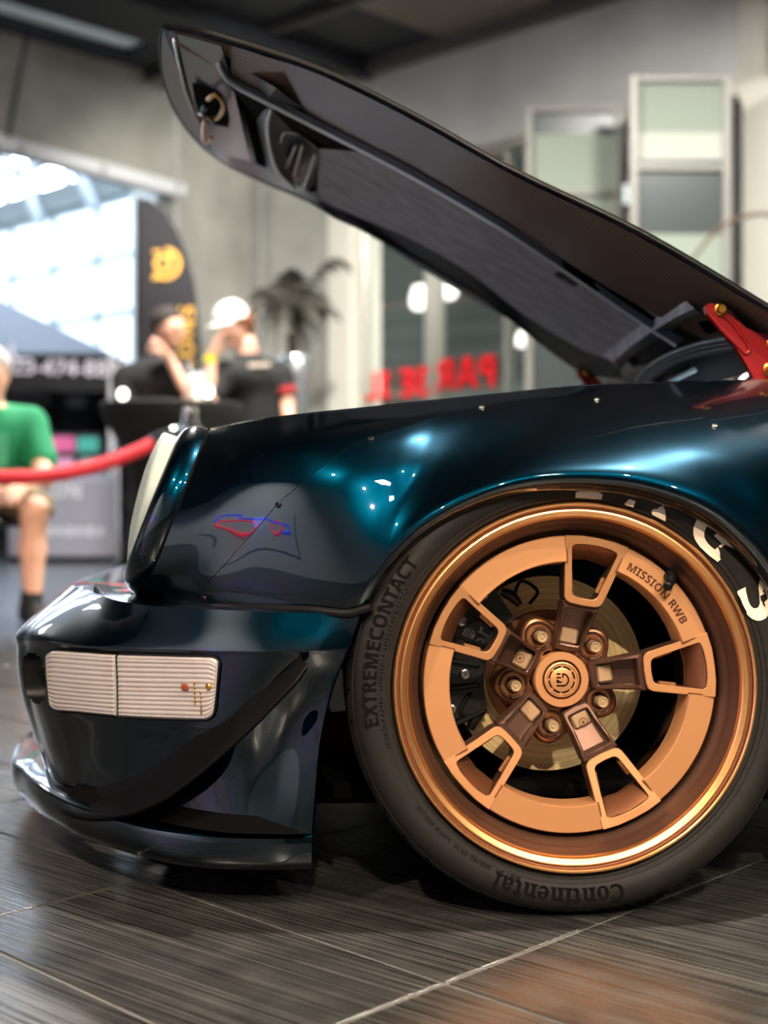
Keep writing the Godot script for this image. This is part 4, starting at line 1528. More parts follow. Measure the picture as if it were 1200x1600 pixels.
func build_shell() -> void:
	var conc := mat(Color(0.70, 0.695, 0.66), 0.85)
	conc.albedo_texture = noise_tex(0.006, 5, Color(0.78, 0.78, 0.78), Color(1, 1, 1), 512, 512, 31)
	tri(conc, 0.35)
	var cream := mat(Color(0.80, 0.79, 0.74), 0.8)
	var grey := mat(Color(0.80, 0.80, 0.79), 0.85)
	grey.albedo_texture = noise_tex(0.004, 5, Color(0.8, 0.8, 0.8), Color(1, 1, 1), 512, 512, 33)
	tri(grey, 0.2)
	var dark := mat(Color(0.13, 0.14, 0.165), 0.7)
	var steel := mat(Color(0.72, 0.73, 0.73), 0.45)
	var a5 := a_at(560)
	# far right wall: concrete to the corner, then the shop front under a grey wall
	var wn := room("wall_far", bb(-1.69, a5 - 0.30, 0, CEIL + 0.4, -0.3, 0.0), conc)
	room("wall_far_pilaster", bb(a5 - 0.30, a5, 0, CEIL, -0.3, 0.10, 0.01), cream)
	room("wall_far_upper", bb(a5, 6.2, 3.42, CEIL + 0.4, -0.3, 0.0), grey)
	room("wall_far_end", bb(5.25, 16.2, 0, CEIL + 0.4, -0.3, 0.0), cream)
	for x in [-1.2, 0.15]:
		obj("joint", bb(x, x + 0.02, 0, CEIL, -0.02, 0.008), grey, wn)
	# left wall: a bulkhead over a wide opening, and its pier
	var bm := MB.new()
	bm.prism(PackedVector2Array([Vector2(-0.01, 0), Vector2(0.92, 0), Vector2(0.92, 3.36), Vector2(12.9, 4.0), Vector2(12.9, CEIL + 0.5), Vector2(-0.01, CEIL + 0.5)]), -0.13, 0.13, Transform3D(Basis(Vector3(0, 0, 1), Vector3(0, 1, 0), Vector3(-1, 0, 0)), Vector3(-0.13, 0, 0)))
	var wl := room("wall_left", bm, conc)
	obj("seam", bb(0.0, 0.006, 0.0, CEIL, 0.86, 0.90), grey, wl)
	var hd := room("trim_1", MB.new().tube(PackedVector3Array([Vector3(0.05, 3.36, 0.86), Vector3(0.05, 3.42, 2.0), Vector3(0.05, 3.98, 12.6)]), 0.075, 12), mat(Color(0.90, 0.91, 0.92), 0.4))
	for i in 3:
		obj("bracket", MB.new().ball(Vector3(0.09, 3.37 + 0.03 * i, 0.95 + 0.8 * i), Vector3(0.05, 0.05, 0.05)), steel, hd)
	# outer walls
	var dull := mat(Color(0.40, 0.41, 0.42), 0.85)
	room("wall_right", bb(16.0, 16.3, 0, 5.2, -0.3, 13.3), dull)
	room("wall_near", bb(-12.2, 16.3, 0, 5.2, 13.0, 13.3), mat(Color(0.82, 0.83, 0.83), 0.85))
	room("wall_end", bb(-12.3, -12.0, 0, 5.2, -0.8, 13.3), dull)
	# window wall of the next hall: sill to 3.97 m in a grid, and a clerestory above
	var wx := -2.39
	var fr := MB.new()
	for k in 11:
		bb(wx - 0.95 * k - 0.032, wx - 0.95 * k + 0.032, 0.1, 3.97, -0.53, -0.47, 0.0, fr)
	for k in 7:
		bb(-11.9, wx, 3.942 - 0.655 * k, 3.998 - 0.655 * k, -0.53, -0.47, 0.0, fr)
	var w1 := room("window_1", fr, mat(Color(0.55, 0.60, 0.59), 0.5))
	var gm := mat(Color(0.92, 0.94, 0.93, 0.76), 0.2)
	gm.transparency = BaseMaterial3D.TRANSPARENCY_ALPHA
	for i in 10:
		for j in 6:
			obj("pane", bb(wx - 0.95 * (i + 1) + 0.02, wx - 0.95 * i - 0.02, 3.97 - 0.655 * (j + 1) + 0.015, 3.97 - 0.655 * j - 0.015, -0.503, -0.497), gm, w1)
	room("wall_left_upper", bb(-12.0, -2.2, 4.0, 4.30, -0.56, -0.44), mat(Color(0.42, 0.44, 0.43), 0.7))
	room("wall_left_top", bb(-12.0, -2.2, 4.88, 5.3, -0.56, -0.44), dark)
	room("wall_left_corner", bb(-2.39, -1.69, 0.0, 5.3, -0.56, -0.3), conc)
	var f2 := MB.new()
	for k in 14:
		bb(-2.6 - 0.7 * k - 0.035, -2.6 - 0.7 * k + 0.035, 4.30, 4.88, -0.56, -0.46, 0.0, f2)
	room("window_2", f2, steel)
	room("beam_end", bb(-2.75, -2.2, 4.30, 4.88, -0.56, -0.42), dark)
	var br := MB.new()
	for k in 6:
		var x := -3.3 - 1.15 * k
		br.box(Vector3(0.9, 0.09, 0.09), Transform3D(Basis(Vector3(0, 0, 1), -0.9), Vector3(x, 4.18, -0.25)))
	bb(-12.0, -2.2, 4.44, 4.54, -0.2, -0.1, 0.0, br)
	bb(-12.0, -2.2, 4.62, 4.76, 0.5, 0.62, 0.0, br)
	room("trim_2", br, mat(Color(0.55, 0.57, 0.58), 0.5))
	# its roof has long roof lights between dark strips
	var c2 := MB.new()
	for q in [[-0.8, -0.42], [2.2, 13.3]]:
		bb(-12.3, 0.0, 5.0, 5.2, q[0], q[1], 0.0, c2)
	for k in 9:
		bb(-12.3 + 1.5 * k, -12.18 + 1.5 * k, 5.0, 5.16, -0.8, 13.3, 0.0, c2)
	room("ceiling_2", c2, dark)
	# ceiling of the showroom: a dark deck with a roof light
	var cl := bb(-0.3, 16.3, CEIL, CEIL + 0.2, -0.3, 1.55)
	bb(-0.3, 16.3, CEIL, CEIL + 0.2, 3.05, 13.3, 0.0, cl)
	bb(-0.3, 0.18, CEIL, CEIL + 0.2, 1.55, 3.05, 0.0, cl)
	bb(0.62, 16.3, CEIL, CEIL + 0.2, 1.55, 3.05, 0.0, cl)
	var ce := room("ceiling", cl, dark)
	var sg := mat(Color(0.9, 0.92, 0.9, 0.88), 0.2)
	sg.transparency = BaseMaterial3D.TRANSPARENCY_ALPHA
	room("window_4", bb(0.15, 0.65, CEIL + 0.08, CEIL + 0.10, 1.5, 3.1), sg)
	for x in [1.6, 4.4, 7.2, 10.0]:
		obj("joist", bb(x, x + 0.09, CEIL - 0.16, CEIL, 0, 13.0), dark, ce)
	for z in [1.2, 4.2]:
		obj("purlin", bb(0, 16, CEIL - 0.09, CEIL, z, z + 0.05), mat(Color(0.20, 0.19, 0.18), 0.6), ce)
	var cor := []
	for r in 2:
		var row := PackedVector3Array()
		for k in 90:
			row.append(Vector3(2.55 + k * 0.0135, CEIL - 0.03 + 0.012 * sin(k * 1.05), 0.05 + r * 1.3))
		cor.append(row)
	obj("corrugated_sheet", MB.new().grid(cor, Vector3.DOWN), mat(Color(0.50, 0.46, 0.42), 0.6), ce)
	obj("cornice", bb(-0.0, 16, CEIL - 0.14, CEIL, 0.0, 0.10, 0.01), mat(Color(0.34, 0.33, 0.32), 0.6), ce)
	# thin hanger rod
	room("trim_3", MB.new().tube(PackedVector3Array([Vector3(0.35, CEIL, 2.62), Vector3(0.10, 3.50, 2.66)]), 0.016, 8), dark)

func build_shop() -> void:
	var a0 := a_at(560)
	var alu := mat(Color(0.72, 0.71, 0.67), 0.35, 0.6)
	var dark := mat(Color(0.10, 0.11, 0.115), 0.7)
	var pale := mat(Color(0.62, 0.70, 0.66), 0.8)
	# the room behind the glass
	room("wall_shop_back", bb(-1.5, 5.4, 0, 3.5, -3.3, -3.1), mat(Color(0.55, 0.61, 0.58), 0.8))
	room("wall_shop_left", bb(-1.6, -1.45, 0, 3.5, -3.3, -0.3), mat(Color(0.55, 0.58, 0.56), 0.8))
	room("wall_shop_right", bb(5.25, 5.4, 0, 3.5, -3.3, -0.3), pale)
	room("floor_shop", bb(-1.5, 5.4, -0.1, 0.0, -3.3, -0.6), mat(Color(0.45, 0.45, 0.43), 0.4))
	var sc := room("ceiling_shop", bb(-1.5, 5.4, 3.42, 3.6, -3.3, -0.3), dark)
	for k in 5:
		obj("beam", bb(-1.45, 5.2, 3.26, 3.42, -0.7 - 0.55 * k, -0.6 - 0.55 * k), mat(Color(0.30, 0.31, 0.31), 0.6) if k % 2 == 0 else dark, sc)
	room("trim_4", bb(-1.45, 5.2, 2.70, 2.82, -3.1, -2.9), mat(Color(0.55, 0.36, 0.32), 0.7))
	room("trim_5", bb(-1.45, 5.2, 1.85, 3.42, -3.1, -3.0), mat(Color(0.17, 0.185, 0.18), 0.7))
	var bm := MB.new()
	for k in 4:
		bm.box(Vector3(6.4, 0.10, 0.12), Transform3D(Basis(Vector3(0, 0, 1), -0.03 - 0.02 * k), Vector3(1.9, 2.55 - 0.28 * k, -2.6 + 0.1 * k)))
	room("trim_6", bm, mat(Color(0.20, 0.21, 0.22), 0.6))
	# glazing
	var posts := MB.new()
	for q in [[566, 0.05], [668, 0.09], [683, 0.04], [790, 0.05], [842, 0.05]]:
		var a := a_at(q[0])
		bb(a - q[1] / 2, a + q[1] / 2, 0, 3.42, -0.08, 0.0, 0.004, posts)
	bb(a0, 5.25, 3.34, 3.42, -0.08, 0.02, 0.0, posts)
	bb(a0, 5.25, 0.0, 0.10, -0.08, 0.02, 0.0, posts)
	var wn := room("window_3", posts, alu)
	var gm := mat(Color(0.86, 0.95, 0.92, 0.04), 0.02)
	gm.metallic_specular = 0.3
	gm.transparency = BaseMaterial3D.TRANSPARENCY_ALPHA
	var ed := [a0, a_at(668), a_at(790), a_at(842), 5.25]
	for k in 4:
		obj("pane", bb(ed[k] + 0.03, ed[k + 1] - 0.03, 0.1, 3.34, -0.045, -0.037), gm, wn)
	for q in [[742, 0.07], [762, 0.07], [800, 0.05]]:
		var a := a_at(q[0])
		var o := room("trim_7" if q[0] == 742 else "trim_8" if q[0] == 762 else "trim_9", bb(a - q[1] / 2, a + q[1] / 2, 0, 2.75, -0.9, -0.82), mat(Color(0.80, 0.86, 0.83), 0.5))
	# red letters on the glass, reading from the other side
	var red := mat(Color(0.97, 0.02, 0.10), 0.5)
	for q in [["PAR", 730, 582, 0.27], ["3E", 649, 596, 0.25], ["IL", 592, 602, 0.25]]:
		var a := a_at(q[1])
		var xf := Transform3D(Basis(Vector3.UP, PI + PHI), A(a, y_at(q[1], q[2] + 2), 0.012))
		var names := {"PAR": "three large red letters on the shop glass, reading in reverse, right of the white posts", "3E": "two red letters in the middle of the shop window, seen reversed", "IL": "red letters at the left end of the shop window beside the cream pilaster"}
		tag(obj("window_lettering", MB.new().add(text(q[0], q[3] * 1.32, 0.012), xf), red), names[q[0]], "lettering", "red window lettering")
	for k in 2:
		var p: Array = [[658, 465], [697, 448]][k]
		pendant(W(p[0], p[1], [12.6, 12.4][k]), ["white glowing pendant lamp inside the shop, the lower of the pair", "white glowing pendant lamp inside the shop, the upper of the pair"][k], 3.42)
	pendant(W(817, 530, 12.0), "small white lamp hanging in the shop just under the bonnet edge", 3.42, 0.6)
	# framed display cases in front of the grey wall
	var d1 := 9.0
	case_at(985, 1140, 118, d1, "tall aluminium framed glass case against the grey wall, taller and right of two", [[-0.02, 0.34, "pale"], [0.34, 0.52, "white"], [0.52, 1.02, "smoke"], [1.02, 1.5, "pale"], [1.5, 2.9, "smoke"]])
	case_at(822, 972, 166, 9.6, "aluminium framed glass case left of the taller one, above the open bonnet", [[0.0, 0.16, "smoke"], [0.16, 0.62, "pale"], [0.62, 1.1, "pale"], [1.1, 2.7, "smoke"]])
	var bn := obj("banner", MB.new().box(Vector3(0.075, 2.62, 0.03), Transform3D(Basis(), W(1152, 440, 9.2) * Vector3(1, 0, 1) + Vector3(0, 1.95, 0)), 0.01).box(Vector3(0.12, 0.03, 0.14), Transform3D(Basis(), W(1152, 440, 9.2) * Vector3(1, 0, 1) + Vector3(0, 0.015, 0)), 0.008).box(Vector3(0.04, 0.7, 0.04), Transform3D(Basis(), W(1152, 440, 9.2) * Vector3(1, 0, 1) + Vector3(0, 0.35, 0))), mat(Color(0.045, 0.045, 0.05), 0.6))
	tag(bn, "narrow black upright banner beside the tall glass case", "banner")

func pendant(at: Vector3, label: String, top: float, k := 1.0) -> void:
	var t := thing("pendant_lamp", label, "lamp", at, 0.0, "pendant lamps in the shop")
	var r := 0.105 * k
	obj("lamp_shade", MB.new().lathe([Vector2(0.0, -r * 1.1), Vector2(r * 0.7, -r * 1.05), Vector2(r, -r * 0.7), Vector2(r * 0.95, r * 0.2), Vector2(r * 0.7, r), Vector2(0.02, r * 1.15)], 28, Transform3D(Basis(Vector3.RIGHT, -PI / 2), Vector3.ZERO)), glow(Color(1, 0.98, 0.94), 2.2), t)
	obj("cord", MB.new().tube(PackedVector3Array([Vector3(0, r, 0), Vector3(0, top - at.y, 0)]), 0.008, 6), M.black, t)
	var l := OmniLight3D.new()
	l.name = "pendant_light"
	l.light_energy = 0.3 * k
	l.light_size = r * 0.8
	l.light_color = Color(1, 0.97, 0.92)
	l.shadow_enabled = true
	l.omni_range = 12.0
	l.omni_attenuation = 2.0
	t.add_child(l, true)

func case_at(x0: float, x1: float, top: float, d: float, label: String, bands: Array) -> void:
	var p0 := W(x0, top, d)
	var p1 := W(x1, top, d)
	var wd := p1.x - p0.x
	var hh := p0.y
	var t := thing("display_case", label, "display case", Vector3((p0.x + p1.x) / 2, 0, -d), 0.0, "framed glass cases")
	var alu := mat(Color(0.50, 0.49, 0.47), 0.45, 0.3)
	for sx in [-1.0, 1.0]:
		obj("post", MB.new().box(Vector3(0.055, hh, 0.055), Transform3D(Basis(), Vector3(sx * (wd / 2 - 0.02), hh / 2, 0)), 0.008), alu, t)
	for y in [hh - 0.025, hh - 0.62, hh - 1.55, 0.08]:
		obj("rail", MB.new().box(Vector3(wd, 0.04, 0.05), Transform3D(Basis(), Vector3(0, y, 0)), 0.008), alu, t)
	var cols := {"pale": mat(Color(0.50, 0.54, 0.49), 0.6), "white": mat(Color(0.66, 0.67, 0.63), 0.6), "smoke": mat(Color(0.22, 0.245, 0.245), 0.3)}
	for b in bands:
		obj("panel", MB.new().box(Vector3(wd - 0.06, b[1] - b[0], 0.02), Transform3D(Basis(), Vector3(0, hh - (b[0] + b[1]) / 2 - 0.04, -0.02))), cols[b[2]], t)

# ------------------------------------------------------------------ light
func spot(at: Vector3, to: Vector3, e: float, ang: float, col: Color, size := 0.05, label := "") -> void:
	var t := thing("ceiling_spotlight", ["black ceiling spotlight straight above the bronze wheel", "black ceiling spotlight behind us on the left", "black ceiling spotlight behind us on the right, nearer one", "black ceiling spotlight furthest behind us in the middle", "black ceiling spotlight behind us on the right, further one", "black ceiling spotlight turned towards the concrete corner and the bar table", "black ceiling spotlight turned to the white wall behind us with the neon sign"][spots], "spotlight", at, 0.0, "ceiling spotlights")
	spots += 1
	var dir := (to - at).normalized()
	var bs := Basis.looking_at(dir, Vector3.UP if absf(dir.y) < 0.99 else Vector3.RIGHT)
	obj("can", MB.new().lathe([Vector2(0.0, -0.02), Vector2(0.07, -0.02), Vector2(0.075, 0.0), Vector2(0.075, 0.18), Vector2(0.06, 0.20), Vector2(0, 0.20)], 24, Transform3D(bs, Vector3.ZERO)), M.black, t)
	obj("lamp_lens", MB.new().lathe([Vector2(0.062, -0.024), Vector2(0.062, -0.0245), Vector2(0.0, -0.026)], 24, Transform3D(bs * Basis(Vector3.RIGHT, PI), Vector3.ZERO).translated_local(Vector3(0, 0, 0.052))), glow(col, 14.0), t)
	var l := SpotLight3D.new()
	l.name = "spot_light"
	l.light_energy = e
	l.light_color = col
	l.light_size = size
	l.spot_angle = ang
	l.spot_angle_attenuation = 0.6
	l.spot_range = 30.0
	l.spot_attenuation = 2.0
	l.shadow_enabled = true
	t.add_child(l, true)
	l.transform = Transform3D(bs, dir * 0.035)

var panels := 0
var spots := 0

func panel(at: Vector3, size: Vector2, e: float, col: Color) -> void:
	var t := thing("ceiling_panel_light", ["white ceiling light panel above the bar table corner", "white ceiling light panel above the glass cases", "white ceiling light panel behind us over the far end", "white strip light panel inside the shop", "white light panel in the window hall above the tent"][panels], "light panel", at, PHI, "ceiling light panels")
	panels += 1
	obj("tray", MB.new().box(Vector3(size.x + 0.06, 0.05, size.y + 0.06), Transform3D(Basis(), Vector3(0, 0.035, 0)), 0.01), M.black, t)
	obj("diffuser_lamp", MB.new().box(Vector3(size.x, 0.012, size.y), Transform3D(Basis(), Vector3(0, 0.006, 0))), glow(col, 1.2), t)
	var l := AreaLight3D.new()
	l.name = "panel_light"
	l.area_size = size
	l.light_energy = e
	l.light_color = col
	l.shadow_enabled = true
	l.area_range = 30.0
	t.add_child(l, true)
	l.transform = Transform3D(Basis(Vector3.RIGHT, -PI / 2), Vector3(0, -0.01, 0))

func setup() -> void:
	var cam := Camera3D.new()
	cam.name = "camera"
	var at := CameraAttributesPhysical.new()
	at.frustum_focal_length = 50.0
	at.frustum_focus_distance = 1.83
	at.exposure_aperture = 2.8
	cam.attributes = at
	add_child(cam)
	cam.position = Vector3(0, H, 0)
	cam.near = 0.05
	cam.far = 200.0
	cam.projection = Camera3D.PROJECTION_FRUSTUM
	cam.near = 0.05
	cam.size = 0.05 * 1600.0 / F
	cam.frustum_offset = Vector2(0, -0.05 * (800.0 - HY) / F)
	cam.current = true
	var we := WorldEnvironment.new()
	we.name = "environment"
	var e := Environment.new()
	var sky := Sky.new()
	var sm := ProceduralSkyMaterial.new()
	sm.sky_top_color = Color(0.82, 0.90, 1.0)
	sm.sky_horizon_color = Color(0.90, 0.95, 1.0)
	sm.ground_bottom_color = Color(0.55, 0.55, 0.55)
	sm.ground_horizon_color = Color(0.9, 0.92, 0.95)
	sm.sky_energy_multiplier = 1.0
	sky.sky_material = sm
	e.background_mode = Environment.BG_SKY
	e.sky = sky
	e.background_energy_multiplier = 20.0
	e.tonemap_mode = Environment.TONE_MAPPER_LINEAR
	e.tonemap_exposure = 1.0
	e.sdfgi_enabled = true
	e.ssao_enabled = true
	e.ssil_enabled = true
	we.environment = e
	add_child(we)

func build_lights() -> void:
	var warm := Color(1.0, 0.90, 0.78)
	var neutral := Color(1.0, 0.94, 0.86)
	spot(Vector3(1.5, 4.1, -1.95), Vector3(0.3, 0, -1.5), 50.0, 40.0, neutral, 0.04)
	spot(Vector3(-1.7, 4.1, 0.9), Vector3(-0.1, 0.3, -1.8), 27.0, 32.0, warm, 0.04)
	spot(Vector3(1.9, 4.1, 0.9), Vector3(0.3, 0.3, -1.8), 18.0, 32.0, warm, 0.04)
	spot(Vector3(0.2, 4.1, 3.4), Vector3(0.2, 0.4, -1.8), 44.0, 26.0, warm, 0.04)
	spot(Vector3(3.2, 4.1, 2.6), Vector3(0.4, 0.3, -1.8), 24.0, 26.0, neutral, 0.04)
	spot(A(6.2, 4.15, 4.2), A(0.1, 2.2, 0.3), 50.0, 19.0, Color(1, 0.985, 0.95), 0.06)
	spot(A(5.8, 4.15, 9.4), A(6.2, 1.7, 13.0), 60.0, 42.0, Color(1, 0.99, 0.97), 0.06)
	panel(A(4.4, 4.30, 4.0), Vector2(0.5, 0.5), 62.0, Color(1, 0.98, 0.95))
	panel(A(7.6, 4.30, 2.6), Vector2(0.5, 0.5), 56.0, Color(1, 0.985, 0.95))
	panel(A(12.5, 4.30, 9.5), Vector2(0.4, 0.4), 14.0, Color(1, 0.97, 0.94))
	panel(A(3.2, 3.22, -1.6), Vector2(1.6, 0.6), 4.0, Color(0.95, 1, 0.98))
	panel(A(-5.0, 4.8, 5.0), Vector2(1.5, 1.5), 16.0, Color(1, 1, 1))

# ------------------------------------------------------------------ people
class Field:
	# joins tapered bones with a smooth minimum and meshes the skin of the result (surface nets)
	var lo: Vector3
	var cs: float
	var nx: int
	var ny: int
	var nz: int
	var f := PackedFloat32Array()

	func _init(a: Vector3, b: Vector3, cell: float) -> void:
		lo = a
		cs = cell
		nx = int((b.x - a.x) / cell) + 2
		ny = int((b.y - a.y) / cell) + 2
		nz = int((b.z - a.z) / cell) + 2
		f.resize(nx * ny * nz)
		f.fill(1.0)

	func bone(a: Vector3, b: Vector3, ra: float, rb: float, k := 0.03, sq := Vector3.ONE) -> Field:
		# sq flattens the bone: distances along its axes are divided by it
		var rm := maxf(ra, rb) * maxf(sq.x, maxf(sq.y, sq.z)) + k + cs * 2.0
		var p0 := (Vector3(minf(a.x, b.x), minf(a.y, b.y), minf(a.z, b.z)) - Vector3.ONE * rm - lo) / cs
		var p1 := (Vector3(maxf(a.x, b.x), maxf(a.y, b.y), maxf(a.z, b.z)) + Vector3.ONE * rm - lo) / cs
		var x0 := clampi(int(p0.x), 0, nx - 1)
		var x1 := clampi(int(p1.x) + 1, 0, nx - 1)
		var y0 := clampi(int(p0.y), 0, ny - 1)
		var y1 := clampi(int(p1.y) + 1, 0, ny - 1)
		var z0 := clampi(int(p0.z), 0, nz - 1)
		var z1 := clampi(int(p1.z) + 1, 0, nz - 1)
		var ab := (b - a) / sq
		var l2 := maxf(ab.length_squared(), 1e-9)
		for z in range(z0, z1 + 1):
			for y in range(y0, y1 + 1):
				var i := (z * ny + y) * nx
				for x in range(x0, x1 + 1):
					var p := (lo + Vector3(x, y, z) * cs - a) / sq
					var t := clampf(p.dot(ab) / l2, 0.0, 1.0)
					var d := (p - ab * t).length() - lerpf(ra, rb, t)
					var o := f[i + x]
					var h := maxf(k - absf(d - o), 0.0) / k
					f[i + x] = minf(d, o) - h * h * k * 0.25
		return self

	func cut(p: Vector3, n: Vector3) -> Field:         # takes away what lies on the side that n points to
		for z in nz:
			for y in ny:
				var i := (z * ny + y) * nx
				for x in nx:
					f[i + x] = maxf(f[i + x], (lo + Vector3(x, y, z) * cs - p).dot(n))
		return self

	func into(mb: MB) -> MB:
		var id := PackedInt32Array()
		id.resize(nx * ny * nz)
		id.fill(-1)
		var sx := 1
		var sy := nx
		var sz := nx * ny
		var off := [0, sx, sy, sx + sy, sz, sx + sz, sy + sz, sx + sy + sz]
		var ed := [[0, 1], [2, 3], [4, 5], [6, 7], [0, 2], [1, 3], [4, 6], [5, 7], [0, 4], [1, 5], [2, 6], [3, 7]]
		for z in nz - 1:
			for y in ny - 1:
				for x in nx - 1:
					var i := x + y * sy + z * sz
					var s := 0
					for k in 8:
						if f[i + off[k]] < 0.0:
							s += 1
					if s == 0 or s == 8:
						continue
					var c := Vector3.ZERO
					var m := 0
					for e in ed:
						var u := f[i + off[e[0]]]
						var w := f[i + off[e[1]]]
						if (u < 0.0) != (w < 0.0):
							var t := u / (u - w)
							var q0 := Vector3(e[0] & 1, (e[0] >> 1) & 1, e[0] >> 2)
							var q1 := Vector3(e[1] & 1, (e[1] >> 1) & 1, e[1] >> 2)
							c += q0.lerp(q1, t)
							m += 1
					c /= m
					var gx := f[i + sx] - f[i] + f[i + sx + sy + sz] - f[i + sy + sz]
					var gy := f[i + sy] - f[i] + f[i + sx + sy + sz] - f[i + sx + sz]
					var gz := f[i + sz] - f[i] + f[i + sx + sy + sz] - f[i + sx + sy]
					id[i] = mb.v.size()
					mb.v.append(lo + (Vector3(x, y, z) + c) * cs)
					mb.n.append(Vector3(gx, gy, gz).normalized())
					mb.uv.append(Vector2(x, y) * 0.02)
		for z in range(1, nz - 1):
			for y in range(1, ny - 1):
				for x in range(1, nx - 1):
					var i := x + y * sy + z * sz
					var a := f[i] < 0.0
					for k in 3:
						var st: int = [sx, sy, sz][k]
						var b: bool = f[i + st] < 0.0
						if a == b:
							continue
						var u: int = [sy, sz, sx][k]
						var w: int = [sz, sx, sy][k]
						var q := [id[i], id[i - u], id[i - u - w], id[i - w]]
						if q.has(-1):
							continue
						if a:
							mb.ix.append_array([q[0], q[2], q[1], q[0], q[3], q[2]])
						else:
							mb.ix.append_array([q[0], q[1], q[2], q[0], q[2], q[3]])
		return mb

func hand(mb: MB, wrist: Vector3, dir: Vector3, palm: Vector3, curl: float, left: bool) -> void:
	# a palm, four fingers of their own lengths and a thumb; palm is where the palm faces
	var d := dir.normalized()
	var p := (palm - d * palm.dot(d)).normalized()
	var s := d.cross(p).normalized() * (1.0 if left else -1.0)
	var fl := Field.new(wrist - Vector3.ONE * 0.20, wrist + Vector3.ONE * 0.20, 0.0052)
	var k0 := wrist + d * 0.085
	fl.bone(wrist - d * 0.02, wrist + d * 0.03, 0.026, 0.028, 0.02)
	for i in 4:
		var o := s * (0.028 - 0.019 * i)
		fl.bone(wrist + d * 0.015 + o * 0.6, k0 + o, 0.016, 0.0125, 0.016)
		var ln: float = [0.040, 0.046, 0.043, 0.034][i]
		var a := k0 + o
		var dd := d
		for j in 3:
			dd = (dd + p * tan(curl * (0.7 + 0.2 * j))).normalized()
			var b: Vector3 = a + dd * ln * [1.0, 0.65, 0.5][j]
			fl.bone(a, b, 0.0105 - 0.001 * j, 0.0095 - 0.001 * j, 0.004)
			a = b
	var t0 := wrist + d * 0.02 + s * 0.022
	var t1 := t0 + (d * 0.6 + s * 0.8 + p * 0.3).normalized() * 0.040
	var t2 := t1 + (d + s * 0.25 + p * 0.4).normalized() * 0.032
	fl.bone(t0, t1, 0.015, 0.012, 0.012)
	fl.bone(t1, t2, 0.012, 0.0095, 0.006)
	fl.bone(t2, t2 + (d + p * 0.6).normalized() * 0.022, 0.0095, 0.008, 0.004)
	fl.into(mb)

func face(t: Node3D, mb: MB, c: Vector3, fw: Vector3, up: Vector3, hair: Material, hair_len: float) -> void:
	# a head of 23 cm about c: skull, jaw, nose, lips, brows and ears in one skin, eyes and hair apart
	var f := fw.normalized()
	var u := (up - f * up.dot(f)).normalized()
	var s := u.cross(f)
	var fl := Field.new(c - Vector3.ONE * 0.17, c + Vector3.ONE * 0.17, 0.0058)
	fl.bone(c + u * 0.025 - f * 0.015, c + u * 0.03 - f * 0.03, 0.088, 0.085, 0.03)
	fl.bone(c + u * 0.01 + f * 0.03, c - u * 0.06 + f * 0.045, 0.062, 0.045, 0.04)
	fl.bone(c - u * 0.075 + f * 0.068, c - u * 0.078 + f * 0.066, 0.024, 0.022, 0.03)
	for e in [-1.0, 1.0]:
		fl.bone(c - u * 0.045 + s * e * 0.035 + f * 0.02, c - u * 0.07 + s * e * 0.015 + f * 0.06, 0.035, 0.022, 0.03)
		fl.bone(c + u * 0.028 + s * e * 0.012 + f * 0.092, c + u * 0.026 + s * e * 0.048 + f * 0.076, 0.009, 0.008, 0.012)
		fl.bone(c + s * e * 0.080 - f * 0.008 + u * 0.018, c + s * e * 0.077 - f * 0.004 - u * 0.026, 0.012, 0.009, 0.006)
		fl.bone(c - u * 0.012 + s * e * 0.042 + f * 0.062, c - u * 0.018 + s * e * 0.05 + f * 0.04, 0.020, 0.018, 0.02)
	fl.bone(c + u * 0.012 + f * 0.092, c - u * 0.024 + f * 0.112, 0.009, 0.012, 0.012)
	fl.bone(c - u * 0.052 + f * 0.092 + s * 0.016, c - u * 0.052 + f * 0.092 - s * 0.016, 0.0075, 0.0075, 0.006)
	fl.bone(c - u * 0.061 + f * 0.089 + s * 0.013, c - u * 0.061 + f * 0.089 - s * 0.013, 0.007, 0.007, 0.005)
	fl.bone(c - u * 0.06 - f * 0.02, c - u * 0.15 - f * 0.045, 0.052, 0.058, 0.03)
	fl.into(mb)
	var eyes := MB.new()
	for e in [-1.0, 1.0]:
		eyes.ball(c + u * 0.010 + s * e * 0.032 + f * 0.078, Vector3.ONE * 0.0125, 12, 8)
	obj("eyes", eyes, mat(Color(0.22, 0.18, 0.15), 0.2), t)
	if hair_len > 0.0:
		var hf := Field.new(c - Vector3.ONE * 0.19, c + Vector3.ONE * 0.19, 0.0078)
		hf.bone(c + u * 0.035 - f * 0.02, c + u * 0.032 - f * 0.035, 0.090 + hair_len * 0.3, 0.088 + hair_len * 0.3, 0.02)
		hf.bone(c - f * 0.055 + u * 0.02, c - f * 0.06 - u * 0.04, 0.062, 0.045, 0.03)
		hf.cut(c + f * 0.045 + u * 0.055, (f - u * 0.7).normalized())
		obj("hair", hf.into(MB.new()), hair, t)

